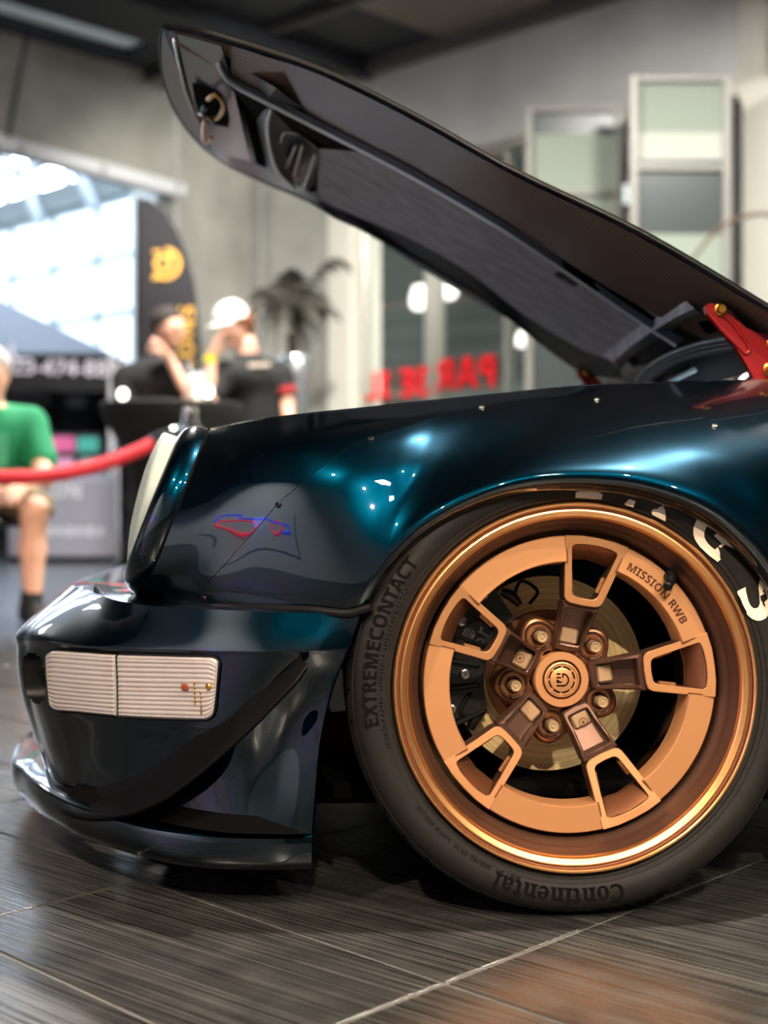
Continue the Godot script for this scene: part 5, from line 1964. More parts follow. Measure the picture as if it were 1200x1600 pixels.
func build_people() -> void:
	var skin := mat(Color(0.86, 0.66, 0.56), 0.55)
	skin.subsurf_scatter_enabled = true
	skin.subsurf_scatter_strength = 0.15
	var tee := mat(Color(0.055, 0.055, 0.06), 0.85)
	var trousers := mat(Color(0.06, 0.06, 0.07), 0.9)
	var shoe := mat(Color(0.05, 0.05, 0.05), 0.6)
	# man leaning on the bar table, chin on hand, turned to the right
	var d := 8.1
	var t := thing("person", "dark-haired man in black T-shirt, chin on hand, left of two behind the bar table", "person", W(235, 775, d) * Vector3(1, 0, 1), 0.0, "")
	standing(t, d, {"head": [264, 512], "fw": Vector3(0.85, -0.35, 0.5), "neck": [250, 552], "sl": [198, 592, 0.05], "sr": [285, 586, 0.12], "chest": [240, 600], "hip": [236, 700],
		"el": [190, 650, 0.14], "wl": [222, 640, 0.30], "er": [300, 628, 0.20], "wr": [268, 566, 0.20], "hl": Vector3(0.9, 0.0, 0.4), "hr": Vector3(-0.45, 0.85, 0.1)}, skin, tee, trousers, shoe, mat(Color(0.16, 0.13, 0.11), 0.8), 0.02)
	obj("chest_print", MB.new().box(Vector3(0.06, 0.012, 0.004), Transform3D(Basis(), W(262, 584, d - 0.165) - t.position)), M.white_text, t)
	# man in a white cap, hand to his face, yellow wristband
	var t2 := thing("person", "man in white baseball cap and black T-shirt with a yellow wristband, hand to his face", "person", W(395, 775, d) * Vector3(1, 0, 1), 0.0, "")
	standing(t2, d, {"head": [368, 514], "fw": Vector3(-0.72, -0.35, 0.6), "neck": [387, 553], "sl": [351, 584, 0.14], "sr": [437, 588, 0.0], "chest": [398, 600], "hip": [402, 700],
		"el": [326, 634, 0.26], "wl": [331, 556, 0.24], "er": [448, 628, 0.06], "wr": [456, 690, 0.16], "hl": Vector3(0.35, 0.9, 0.0), "hr": Vector3(-0.3, -0.9, 0.4)}, skin, tee, trousers, shoe, mat(Color(0.45, 0.25, 0.12), 0.8), 0.02)
	var cap := MB.new()
	var hc := W(362, 502, d) - t2.position + Vector3(0, 0, 0.0)
	var fwd := Vector3(-0.72, -0.30, 0.6).normalized()
	var cb := Basis.looking_at(-fwd, Vector3.UP)
	var dome := []
	for k in 9:
		var f := PI / 2 * k / 8.0
		dome.append(Vector2(0.112 * cos(f), 0.115 * sin(f)))
	cap.lathe(dome, 28, Transform3D(cb * Basis(Vector3.RIGHT, -PI / 2), hc + Vector3(0, 0.012, 0)))
	obj("cap", cap, mat(Color(0.86, 0.85, 0.82), 0.8), t2)
	var bill := []
	for r in 5:
		var row := PackedVector3Array()
		for k in 13:
			var u := (k / 12.0 - 0.5) * 2.2
			var rr := 0.105 + 0.075 * r / 4.0
			row.append(hc + Vector3(0, 0.018, 0) + cb * Vector3(sin(u) * minf(rr, 0.125), -0.012 * r / 4.0 - 0.01 * u * u, cos(u) * rr))
		bill.append(row)
	obj("cap_bill", MB.new().grid(bill, Vector3.UP), mat(Color(0.84, 0.83, 0.80), 0.8), t2)
	obj("cap_badge", MB.new().box(Vector3(0.07, 0.05, 0.006), Transform3D(cb, hc + Vector3(0, 0.06, 0) + cb * Vector3(0, 0, 0.098)), 0.002), mat(Color(0.55, 0.56, 0.50), 0.8), t2)
	var wb := W(329, 561, d - 0.24) - t2.position
	obj("wristband", MB.new().tube(PackedVector3Array([wb + Vector3(-0.004, -0.018, 0), wb + Vector3(0.004, 0.018, 0)]), 0.038, 16), mat(Color(0.90, 0.84, 0.10), 0.5), t2)
	obj("chest_print", MB.new().box(Vector3(0.13, 0.022, 0.004), Transform3D(Basis(Vector3(0, 0, 1), 0.06), W(405, 570, d - 0.158) - t2.position)), M.white_text, t2)
	obj("chest_print", MB.new().box(Vector3(0.055, 0.04, 0.004), Transform3D(Basis(Vector3(0, 0, 1), -0.3), W(356, 577, d - 0.158) - t2.position)), M.white_text, t2)
	obj("sleeve_cuff", MB.new().tube(PackedVector3Array([W(444, 606, d - 0.05) - t2.position, W(447, 616, d - 0.052) - t2.position]), 0.066, 16), mat(Color(0.60, 0.08, 0.09), 0.7), t2)
	seated(skin)

func standing(t: Node3D, d: float, j: Dictionary, skin: Material, tee: Material, tr: Material, shoe: Material, hair: Material, hl: float) -> void:
	var o := t.position
	var q := func(k: String) -> Vector3:
		var a: Array = j[k]
		return W(a[0], a[1], d - (a[2] if a.size() > 2 else 0.0)) - o
	var head: Vector3 = q.call("head")
	var neck: Vector3 = q.call("neck")
	var sl: Vector3 = q.call("sl")
	var sr: Vector3 = q.call("sr")
	var hip: Vector3 = q.call("hip")
	var chest: Vector3 = q.call("chest")
	var el: Vector3 = q.call("el")
	var wl: Vector3 = q.call("wl")
	var er: Vector3 = q.call("er")
	var wr: Vector3 = q.call("wr")
	var body := MB.new()
	var f := Field.new(Vector3(-0.6, 0.0, -0.45), Vector3(0.6, neck.y + 0.12, 0.6), 0.016)
	f.bone(neck - Vector3(0, 0.03, 0), neck + Vector3(0, 0.06, 0), 0.06, 0.055, 0.04)
	f.bone(chest, hip, 0.135, 0.13, 0.06, Vector3(1.15, 1, 0.85))
	f.bone(sl, sr, 0.07, 0.07, 0.06)
	for a in [[sl, el, wl], [sr, er, wr]]:
		f.bone(a[0], a[1], 0.054, 0.042, 0.03)
		f.bone(a[1], a[2], 0.043, 0.030, 0.02)
	for e in [-1.0, 1.0]:
		f.bone(hip + Vector3(e * 0.085, -0.02, 0), Vector3(e * 0.10, 0.48, 0.02), 0.085, 0.058, 0.04)
		f.bone(Vector3(e * 0.10, 0.48, 0.02), Vector3(e * 0.11, 0.09, -0.01), 0.056, 0.040, 0.02)
		f.bone(Vector3(e * 0.11, 0.05, -0.03), Vector3(e * 0.12, 0.03, 0.14), 0.038, 0.03, 0.02)
	f.into(body)
	face(t, body, head, j.fw, Vector3.UP, hair, hl)
	hand(body, wl, j.hl, Vector3(j.hl.y, -j.hl.x, 0.2), 0.35, true)
	hand(body, wr, j.hr, Vector3(-j.hr.y, j.hr.x, 0.2), 0.35, false)
	obj("body", body, skin, t)
	# T-shirt: the trunk and upper arms, a little larger
	var s := Field.new(Vector3(-0.62, hip.y - 0.2, -0.45), Vector3(0.62, neck.y + 0.08, 0.6), 0.016)
	s.bone(chest, hip + Vector3(0, -0.06, 0), 0.160, 0.158, 0.07, Vector3(1.18, 1, 0.88))
	s.bone(sl + Vector3(0, -0.008, 0), sr + Vector3(0, -0.008, 0), 0.086, 0.086, 0.07)
	s.bone(neck - Vector3(0, 0.05, 0), neck - Vector3(0, 0.02, 0), 0.095, 0.075, 0.05)
	s.bone(sl, sl.lerp(el, 0.62), 0.078, 0.070, 0.03)
	s.bone(sr, sr.lerp(er, 0.62), 0.078, 0.070, 0.03)
	s.cut(neck + Vector3(0, 0.005, 0.0), Vector3(0, 1, 0.12).normalized())
	obj("shirt", s.into(MB.new()), tee, t)
	var l := Field.new(Vector3(-0.35, 0.04, -0.3), Vector3(0.35, hip.y + 0.15, 0.35), 0.018)
	l.bone(hip + Vector3(0, 0.04, 0), hip - Vector3(0, 0.05, 0), 0.150, 0.145, 0.05, Vector3(1.1, 1, 0.85))
	for e in [-1.0, 1.0]:
		l.bone(hip + Vector3(e * 0.085, -0.02, 0), Vector3(e * 0.10, 0.48, 0.02), 0.100, 0.075, 0.04)
		l.bone(Vector3(e * 0.10, 0.48, 0.02), Vector3(e * 0.11, 0.10, -0.01), 0.075, 0.066, 0.03)
	obj("trousers", l.into(MB.new()), tr, t)
	for e in [-1.0, 1.0]:
		var sh := Field.new(Vector3(-0.25, -0.01, -0.2), Vector3(0.25, 0.14, 0.28), 0.011)
		sh.bone(Vector3(e * 0.11, 0.048, -0.05), Vector3(e * 0.12, 0.036, 0.16), 0.046, 0.036, 0.02)
		sh.cut(Vector3.ZERO, Vector3.DOWN)
		obj("shoe", sh.into(MB.new()), shoe, t)

func seated(skin: Material) -> void:
	var d := 6.0
	var at := W(-22, 775, d) * Vector3(1, 0, 1)
	var ch := thing("folding_chair", "black folding chair under the seated man in the green T-shirt", "chair", at, -1.1, "")
	var blk := mat(Color(0.05, 0.05, 0.055), 0.5)
	obj("seat", MB.new().box(Vector3(0.44, 0.035, 0.42), Transform3D(Basis(), Vector3(0.0, 0.44, 0.0)), 0.012), blk, ch)
	obj("backrest", MB.new().box(Vector3(0.03, 0.26, 0.42), Transform3D(Basis(Vector3(0, 0, 1), 0.14), Vector3(-0.325, 0.78, 0.0)), 0.012), blk, ch)
	for sx in [-1.0, 1.0]:
		for sz in [-1.0, 1.0]:
			obj("leg", MB.new().tube(PackedVector3Array([Vector3(-sx * 0.14, 0.43, sz * 0.19), Vector3(sx * 0.235, 0.012, sz * 0.2)]), 0.012, 8), blk, ch)
	for sz in [-1.0, 1.0]:
		obj("back_post", MB.new().tube(PackedVector3Array([Vector3(-0.21, 0.42, sz * 0.2), Vector3(-0.34, 0.90, sz * 0.2)]), 0.011, 8), blk, ch)
	var t := thing("person", "seated man with grey hair in a green T-shirt and camouflage shorts at the left edge", "person", at, -1.1, "")
	# he sits facing right, leaning forward with his forearms on his thighs
	var hipp := Vector3(-0.12, 0.57, 0.0)
	var neck := Vector3(0.015, 0.955, 0.0)
	var body := MB.new()
	var f := Field.new(Vector3(-0.45, 0.0, -0.4), Vector3(0.65, 1.12, 0.45), 0.016)
	f.bone(hipp, Vector3(-0.02, 0.83, 0), 0.135, 0.135, 0.06, Vector3(0.9, 1, 1.15))
	f.bone(neck - Vector3(0.01, 0.05, 0), neck + Vector3(0.02, 0.06, 0), 0.06, 0.056, 0.04)
	f.bone(Vector3(0.0, 0.885, -0.17), Vector3(0.0, 0.885, 0.17), 0.07, 0.07, 0.06)
	var sh := Vector3(0.01, 0.88, 0)
	for e in [-1.0, 1.0]:
		var s0 := sh + Vector3(0, 0, e * 0.19)
		var el := Vector3(0.15, 0.625, e * 0.23) if e > 0 else Vector3(0.17, 0.64, e * 0.22)
		var wr := Vector3(0.30, 0.60, e * 0.09)
		f.bone(s0, el, 0.055, 0.044, 0.03)
		f.bone(el, wr, 0.045, 0.031, 0.02)
		var kn := Vector3(0.34, 0.50, e * 0.14)
		f.bone(Vector3(-0.12, 0.53, e * 0.10), kn, 0.085, 0.060, 0.04)
		var an := Vector3(0.10 if e > 0 else 0.30, 0.10, e * 0.14)
		f.bone(kn, an.lerp(kn, 0.55) + Vector3(-0.02, 0, 0), 0.058, 0.055, 0.03)
		f.bone(an.lerp(kn, 0.55) + Vector3(-0.02, 0, 0), an, 0.055, 0.038, 0.03)
		f.bone(an - Vector3(0.03, 0.05, 0), an + Vector3(0.14, -0.065, 0), 0.038, 0.03, 0.02)
	f.into(body)
	face(t, body, Vector3(0.075, 1.09, 0.0), Vector3(0.9, -0.3, 0.25), Vector3.UP, mat(Color(0.62, 0.61, 0.60), 0.8), 0.03)
	hand(body, Vector3(0.30, 0.60, 0.09), Vector3(0.9, -0.25, -0.4), Vector3(0, -0.6, -0.8), 0.4, false)
	hand(body, Vector3(0.30, 0.60, -0.09), Vector3(0.9, -0.25, 0.4), Vector3(0, -0.6, 0.8), 0.4, true)
	obj("body", body, skin, t)
	var s := Field.new(Vector3(-0.45, 0.4, -0.42), Vector3(0.45, 1.06, 0.42), 0.016)
	s.bone(hipp + Vector3(0, -0.03, 0), Vector3(-0.02, 0.83, 0), 0.165, 0.158, 0.06, Vector3(0.95, 1, 1.2))
	s.bone(Vector3(0.0, 0.875, -0.18), Vector3(0.0, 0.875, 0.18), 0.088, 0.088, 0.06)
	s.bone(neck - Vector3(0.01, 0.05, 0), neck - Vector3(0.0, 0.02, 0), 0.092, 0.075, 0.05)
	for e in [-1.0, 1.0]:
		s.bone(sh + Vector3(0, 0, e * 0.19), Vector3(0.095, 0.72, e * 0.22), 0.080, 0.076, 0.03)
	s.cut(neck + Vector3(0.02, 0.005, 0), Vector3(0.3, 1, 0).normalized())
	obj("shirt", s.into(MB.new()), mat(Color(0.03, 0.47, 0.30), 0.85), t)
	obj("shirt_print", MB.new().box(Vector3(0.004, 0.15, 0.14), Transform3D(Basis(Vector3(0, 0, 1), -0.2), Vector3(0.128, 0.76, 0.0))), mat(Color(0.25, 0.60, 0.45), 0.8), t)
	var camo := mat(Color(1, 1, 1), 0.9)
	var ng := noise_tex(0.03, 2, Color(0.24, 0.21, 0.16), Color(0.62, 0.55, 0.44), 256, 256, 17)
	camo.albedo_texture = ng
	tri(camo, 2.0)
	var p := Field.new(Vector3(-0.4, 0.36, -0.4), Vector3(0.5, 0.76, 0.4), 0.016)
	p.bone(hipp - Vector3(0.01, 0.05, 0.08), hipp + Vector3(-0.01, -0.05, 0.08), 0.155, 0.155, 0.05, Vector3(1, 0.8, 1))
	for e in [-1.0, 1.0]:
		p.bone(Vector3(-0.10, 0.53, e * 0.10), Vector3(0.30, 0.505, e * 0.145), 0.105, 0.09, 0.04)
	p.cut(Vector3(0, 0.459, 0), Vector3.DOWN)
	obj("shorts", p.into(MB.new()), camo, t)
	for e in [-1.0, 1.0]:
		var ax := 0.10 if e > 0 else 0.30
		var so := Field.new(Vector3(ax - 0.14, -0.01, e * 0.14 - 0.09), Vector3(ax + 0.26, 0.19, e * 0.14 + 0.09), 0.010)
		so.bone(Vector3(ax - 0.04, 0.05, e * 0.14), Vector3(ax + 0.16, 0.038, e * 0.14), 0.052, 0.038, 0.02)
		so.bone(Vector3(ax - 0.01, 0.08, e * 0.14), Vector3(ax - 0.005, 0.13, e * 0.14), 0.048, 0.047, 0.03)
		so.cut(Vector3.ZERO, Vector3.DOWN)
		obj("shoe", so.into(MB.new()), mat(Color(0.06, 0.06, 0.065), 0.7), t)

# ------------------------------------------------------------------ things in the hall
func build_props() -> void:
	# bar table in a black stretch cover
	var c := W(269, 775, 7.25) * Vector3(1, 0, 1)
	var t := thing("bar_table", "round bar table in a black stretch cover between the two standing men", "table", c)
	var cloth := mat(Color(0.035, 0.035, 0.038), 0.8)
	var tt := 1.055
	var xf := Transform3D(Basis(Vector3.RIGHT, -PI / 2), Vector3.ZERO)
	obj("cover", MB.new().lathe([Vector2(0.34, 0.0), Vector2(0.345, 0.03), Vector2(0.24, 0.35), Vector2(0.215, 0.55), Vector2(0.26, 0.80), Vector2(0.365, 0.97), Vector2(0.385, 1.03), Vector2(0.38, 1.05)], 48, xf), cloth, t)
	obj("tabletop", MB.new().lathe([Vector2(0.38, 1.02), Vector2(0.385, 1.045), Vector2(0.375, tt), Vector2(0, tt)], 48, xf), cloth, t)
	var g := thing("drink_cup", "clear plastic cup of yellow drink with a straw on the bar table", "cup", W(305, 775, 7.15) * Vector3(1, 0, 1) + Vector3(0, tt, 0))
	var gl := mat(Color(0.95, 0.97, 0.97, 0.25), 0.05)
	gl.transparency = BaseMaterial3D.TRANSPARENCY_ALPHA
	obj("cup", MB.new().lathe([Vector2(0, 0.0), Vector2(0.042, 0.001), Vector2(0.056, 0.16), Vector2(0.054, 0.161), Vector2(0.040, 0.006)], 28, xf), gl, g)
	obj("drink", MB.new().lathe([Vector2(0, 0.004), Vector2(0.038, 0.006), Vector2(0.046, 0.095), Vector2(0, 0.095)], 28, xf), mat(Color(0.85, 0.62, 0.15), 0.2), g)
	obj("ice", MB.new().box(Vector3(0.03, 0.03, 0.03), Transform3D(Basis(Vector3(1, 1, 0).normalized(), 0.7), Vector3(0.01, 0.11, 0.01)), 0.005).box(Vector3(0.03, 0.03, 0.03), Transform3D(Basis(Vector3(0, 1, 1).normalized(), 0.5), Vector3(-0.015, 0.12, -0.01)), 0.005), mat(Color(0.9, 0.93, 0.95), 0.2), g)
	obj("straw", MB.new().tube(PackedVector3Array([Vector3(-0.01, 0.01, 0), Vector3(-0.035, 0.215, 0)]), 0.005, 8), mat(Color(0.9, 0.9, 0.9), 0.4), g)
	for k in 2:
		var q: Array = [[192, 622, 7.2], [325, 627, 7.0]][k]
		var l := thing("candle_lamp", ["small white glowing candle lamp at the left side of the bar table", "small white glowing candle lamp beside the drink on the bar table"][k], "lamp", W(q[0], 775, q[2]) * Vector3(1, 0, 1) + Vector3(0, tt, 0), 0.0, "candle lamps on the bar table")
		obj("lamp_base", MB.new().lathe([Vector2(0, 0.0), Vector2(0.028, 0.0), Vector2(0.028, 0.014), Vector2(0, 0.014)], 20, xf), M.steel, l)
		obj("lamp_bulb", MB.new().ball(Vector3(0, 0.045, 0), Vector3(0.026, 0.032, 0.026)), glow(Color(1, 0.98, 0.95), 5.0), l)
		var ol := OmniLight3D.new()
		ol.name = "candle_light"
		ol.light_energy = 0.06
		ol.light_size = 0.02
		ol.shadow_enabled = true
		ol.omni_range = 8.0
		ol.omni_attenuation = 2.0
		l.add_child(ol, true)
		ol.position = Vector3(0, 0.045, 0)
	# barrier posts and rope
	var posts := [W(297, 775, 6.0) * Vector3(1, 0, 1), W(187, 775, 8.6) * Vector3(1, 0, 1), W(-300, 775, 4.9) * Vector3(1, 0, 1)]
	for k in 3:
		var p := thing("barrier_post", ["chrome barrier post just behind the headlamp, holding the red rope", "chrome barrier post further back beside the bar table's foot", "chrome barrier post beyond the left edge at the rope's other end"][k], "barrier post", posts[k], 0.0, "")
		obj("base", MB.new().lathe([Vector2(0.17, 0.0), Vector2(0.17, 0.012), Vector2(0.15, 0.03), Vector2(0.06, 0.045), Vector2(0.03, 0.06)], 36, xf), M.chrome, p)
		obj("pole", MB.new().lathe([Vector2(0.026, 0.04), Vector2(0.026, 0.80), Vector2(0.045, 0.82), Vector2(0.055, 0.84), Vector2(0.055, 0.86), Vector2(0.036, 0.88)], 28, xf), M.chrome, p)
		obj("finial", MB.new().lathe([Vector2(0.036, 0.88), Vector2(0.038, 0.90), Vector2(0.03, 0.91), Vector2(0.036, 0.925), Vector2(0.030, 0.955), Vector2(0, 0.962)], 28, xf), M.chrome, p)
	var rope := thing("barrier_rope", "red velvet barrier rope sagging from the chrome post to the left edge", "rope", posts[0])
	var rl := PackedVector3Array()
	var r0: Vector3 = posts[0] + Vector3(-0.12, 0.815, 0)
	var r1: Vector3 = posts[2] + Vector3(0.08, 0.80, 0)
	for k in 25:
		var u := k / 24.0
		rl.append(r0.lerp(r1, u) + Vector3(0, -0.70 * u * (1.0 - u), 0) - posts[0])
	obj("cord", MB.new().tube(rl, 0.031, 14), mat(Color(0.68, 0.02, 0.11), 0.75), rope)
	obj("hook", MB.new().tube(PackedVector3Array([Vector3(-0.062, 0.845, 0), Vector3(-0.07, 0.85, 0), rl[0] + Vector3(0.02, 0.006, 0), rl[1]]), PackedFloat32Array([0.014, 0.02, 0.034, 0.036]), 12), M.chrome, rope)
	flag()
	palm()
	tent()
	sign_behind()

func flag() -> void:
	var d := 9.6
	var base := W(225, 775, d) * Vector3(1, 0, 1)
	var t := thing("feather_flag", "tall black feather flag with a gold round emblem and vertical gold lettering", "flag", base)
	var ol := [[217, 880], [217, 760], [217, 600], [218, 480], [218, 380], [217, 318], [222, 308], [236, 313], [256, 330], [276, 358], [292, 396], [303, 440], [310, 490], [314, 540], [315, 600], [316, 700], [316, 800], [316, 880]]
	var pl := PackedVector2Array()
	for q in ol:
		var p := W(q[0], q[1], d) - base
		pl.append(Vector2(p.x, p.y))
	obj("banner", MB.new().prism(pl, -0.006, 0.006), mat(Color(0.10, 0.085, 0.105), 0.8), t)
	obj("pole", MB.new().tube(PackedVector3Array([Vector3(-0.045, 0.0, 0), Vector3(-0.045, 2.7, 0)]), 0.014, 8), M.black, t)
	obj("foot", MB.new().box(Vector3(0.5, 0.02, 0.06), Transform3D(Basis(), Vector3(0.0, 0.01, 0)), 0.005).box(Vector3(0.06, 0.02, 0.5), Transform3D(Basis(), Vector3(-0.045, 0.012, 0)), 0.005), M.black, t)
	var gold := mat(Color(0.80, 0.60, 0.22), 0.6)
	var e := W(258, 412, d) - base
	var em := MB.new()
	em.lathe([Vector2(0.118, 0.004), Vector2(0.118, 0.010), Vector2(0.088, 0.010)], 36, Transform3D(Basis(), e), -2.4, 1.5)
	em.lathe([Vector2(0.066, 0.004), Vector2(0.066, 0.010), Vector2(0.034, 0.010)], 28, Transform3D(Basis(), e - Vector3(0.015, 0.0, 0)))
	em.box(Vector3(0.032, 0.135, 0.008), Transform3D(Basis(), e + Vector3(0.036, 0.02, 0.008)))
	em.box(Vector3(0.06, 0.022, 0.008), Transform3D(Basis(), e + Vector3(-0.055, 0.085, 0.008)))
	em.box(Vector3(0.05, 0.022, 0.008), Transform3D(Basis(), e + Vector3(-0.07, -0.105, 0.008)))
	obj("emblem", em, gold, t)
	obj("lettering", MB.new().add(text("MISSIONS", 0.15, 0.006), Transform3D(Basis(Vector3(0, 0, 1), PI / 2).scaled(Vector3(1, 1.25, 1)), W(292, 575, d) - base + Vector3(0, 0, 0.008))), gold, t)

func palm() -> void:
	var d := 10.2
	var base := W(462, 775, d) * Vector3(1, 0, 1)
	var t := thing("potted_palm", "dark potted palm with drooping fronds in a silver vase against the concrete wall", "plant", base)
	var xf := Transform3D(Basis(Vector3.RIGHT, -PI / 2), Vector3.ZERO)
	var zs := W(465, 520, d).y
	obj("vase", MB.new().lathe([Vector2(0, 0), Vector2(0.16, 0), Vector2(0.17, 0.04), Vector2(0.11, 0.45), Vector2(0.085, 0.95), Vector2(0.125, 1.45), Vector2(0.135, 1.58), Vector2(0.12, 1.62), Vector2(0.10, 1.60)], 36, xf), mat(Color(0.72, 0.73, 0.74), 0.25, 0.8), t)
	obj("trunk", MB.new().tube(PackedVector3Array([Vector3(0, 1.5, 0), Vector3(-0.02, 1.65, 0), Vector3(-0.03, zs, 0)]), 0.045, 10), mat(Color(0.20, 0.17, 0.14), 0.9), t)
	var leaf := mat(Color(0.22, 0.21, 0.18), 0.6)
	var tips := [[548, 415, 0.0, 0.30], [400, 458, 0.1, 0.16], [390, 505, 0.2, 0.24], [530, 494, 0.1, 0.18], [505, 512, 0.3, 0.2], [500, 545, 0.25, 0.30], [415, 548, 0.3, 0.28], [440, 560, 0.4, 0.34], [478, 556, -0.3, 0.30], [430, 440, -0.3, 0.2], [500, 455, -0.4, 0.2], [460, 430, 0.3, 0.1]]
	var c := Vector3(-0.03, zs + 0.02, 0)
	var rg := RandomNumberGenerator.new()
	rg.seed = 3
	for q in tips:
		var e := W(q[0], q[1], d) - base + Vector3(0, 0, q[2])
		var pts := PackedVector3Array()
		for k in 17:
			var u := k / 16.0
			pts.append(c.lerp(e, u) + Vector3(0, q[3] * 4.0 * u * (1.0 - u) * 0.8, 0))
		var mb := MB.new().tube(pts, PackedFloat32Array(range(17).map(func(k): return 0.011 - 0.0005 * k)), 6)
		for k in range(2, 16):
			var dr := (pts[mini(k + 1, 16)] - pts[k - 1]).normalized()
			var ln := 0.20 * sin(PI * (0.12 + 0.8 * k / 16.0))
			for s in [-1.0, 1.0]:
				var sd: Vector3 = (dr.cross(Vector3.UP).normalized() * s * 0.7 + dr * 0.8 + Vector3(0, -0.45 - rg.randf() * 0.2, 0)).normalized()
				var a := pts[k]
				var w := dr * 0.015
				var m: Vector3 = a + sd * ln * 0.5 + Vector3(0, 0.008, 0)
				var tip: Vector3 = a + sd * ln + Vector3(0, -0.03, 0)
				mb.grid([PackedVector3Array([a - w, a, a + w]), PackedVector3Array([m - w * 1.2, m + Vector3(0, -0.005, 0), m + w * 1.2]), PackedVector3Array([tip - w * 0.1, tip, tip + w * 0.1])], Vector3.UP)
		obj("frond", mb, leaf, t)
	# a second palm just out of frame on the right; one frond reaches in
	var b2 := W(1300, 775, 7.6) * Vector3(1, 0, 1)
	var t2 := thing("potted_palm", "palm at the right edge with one brown arching frond before the pale wall", "plant", b2)
	obj("vase", MB.new().lathe([Vector2(0, 0), Vector2(0.16, 0), Vector2(0.17, 0.04), Vector2(0.12, 0.3), Vector2(0.15, 0.5), Vector2(0.13, 0.52)], 36, xf), mat(Color(0.72, 0.73, 0.74), 0.25, 0.8), t2)
	obj("trunk", MB.new().tube(PackedVector3Array([Vector3(0, 0.5, 0), Vector3(0, 1.7, 0)]), 0.04, 10), mat(Color(0.28, 0.20, 0.15), 0.9), t2)
	for q in [[[1300, 460], [1240, 352], [1180, 335], [1125, 356], [1078, 410]], [[1300, 460], [1250, 400], [1230, 430]], [[1300, 460], [1380, 380], [1430, 440]]]:
		var pts := PackedVector3Array()
		for r in q:
			pts.append(W(r[0], r[1], 7.6) - b2)
		pts = smooth(pts, 6)
		var mb := MB.new().tube(pts, 0.012, 6)
		for k in range(3, pts.size() - 1):
			for s in [-1.0, 1.0]:
				var dr := (pts[k] - pts[k - 1]).normalized()
				var sd: Vector3 = (Vector3(0, -0.25, s) * 0.6 + dr).normalized()
				var w := dr * 0.014
				var tip: Vector3 = pts[k] + sd * 0.16
				mb.grid([PackedVector3Array([pts[k] - w, pts[k] + w]), PackedVector3Array([tip - w * 0.1, tip + w * 0.1])], Vector3.UP)
		obj("frond", mb, mat(Color(0.30, 0.22, 0.17), 0.7), t2)

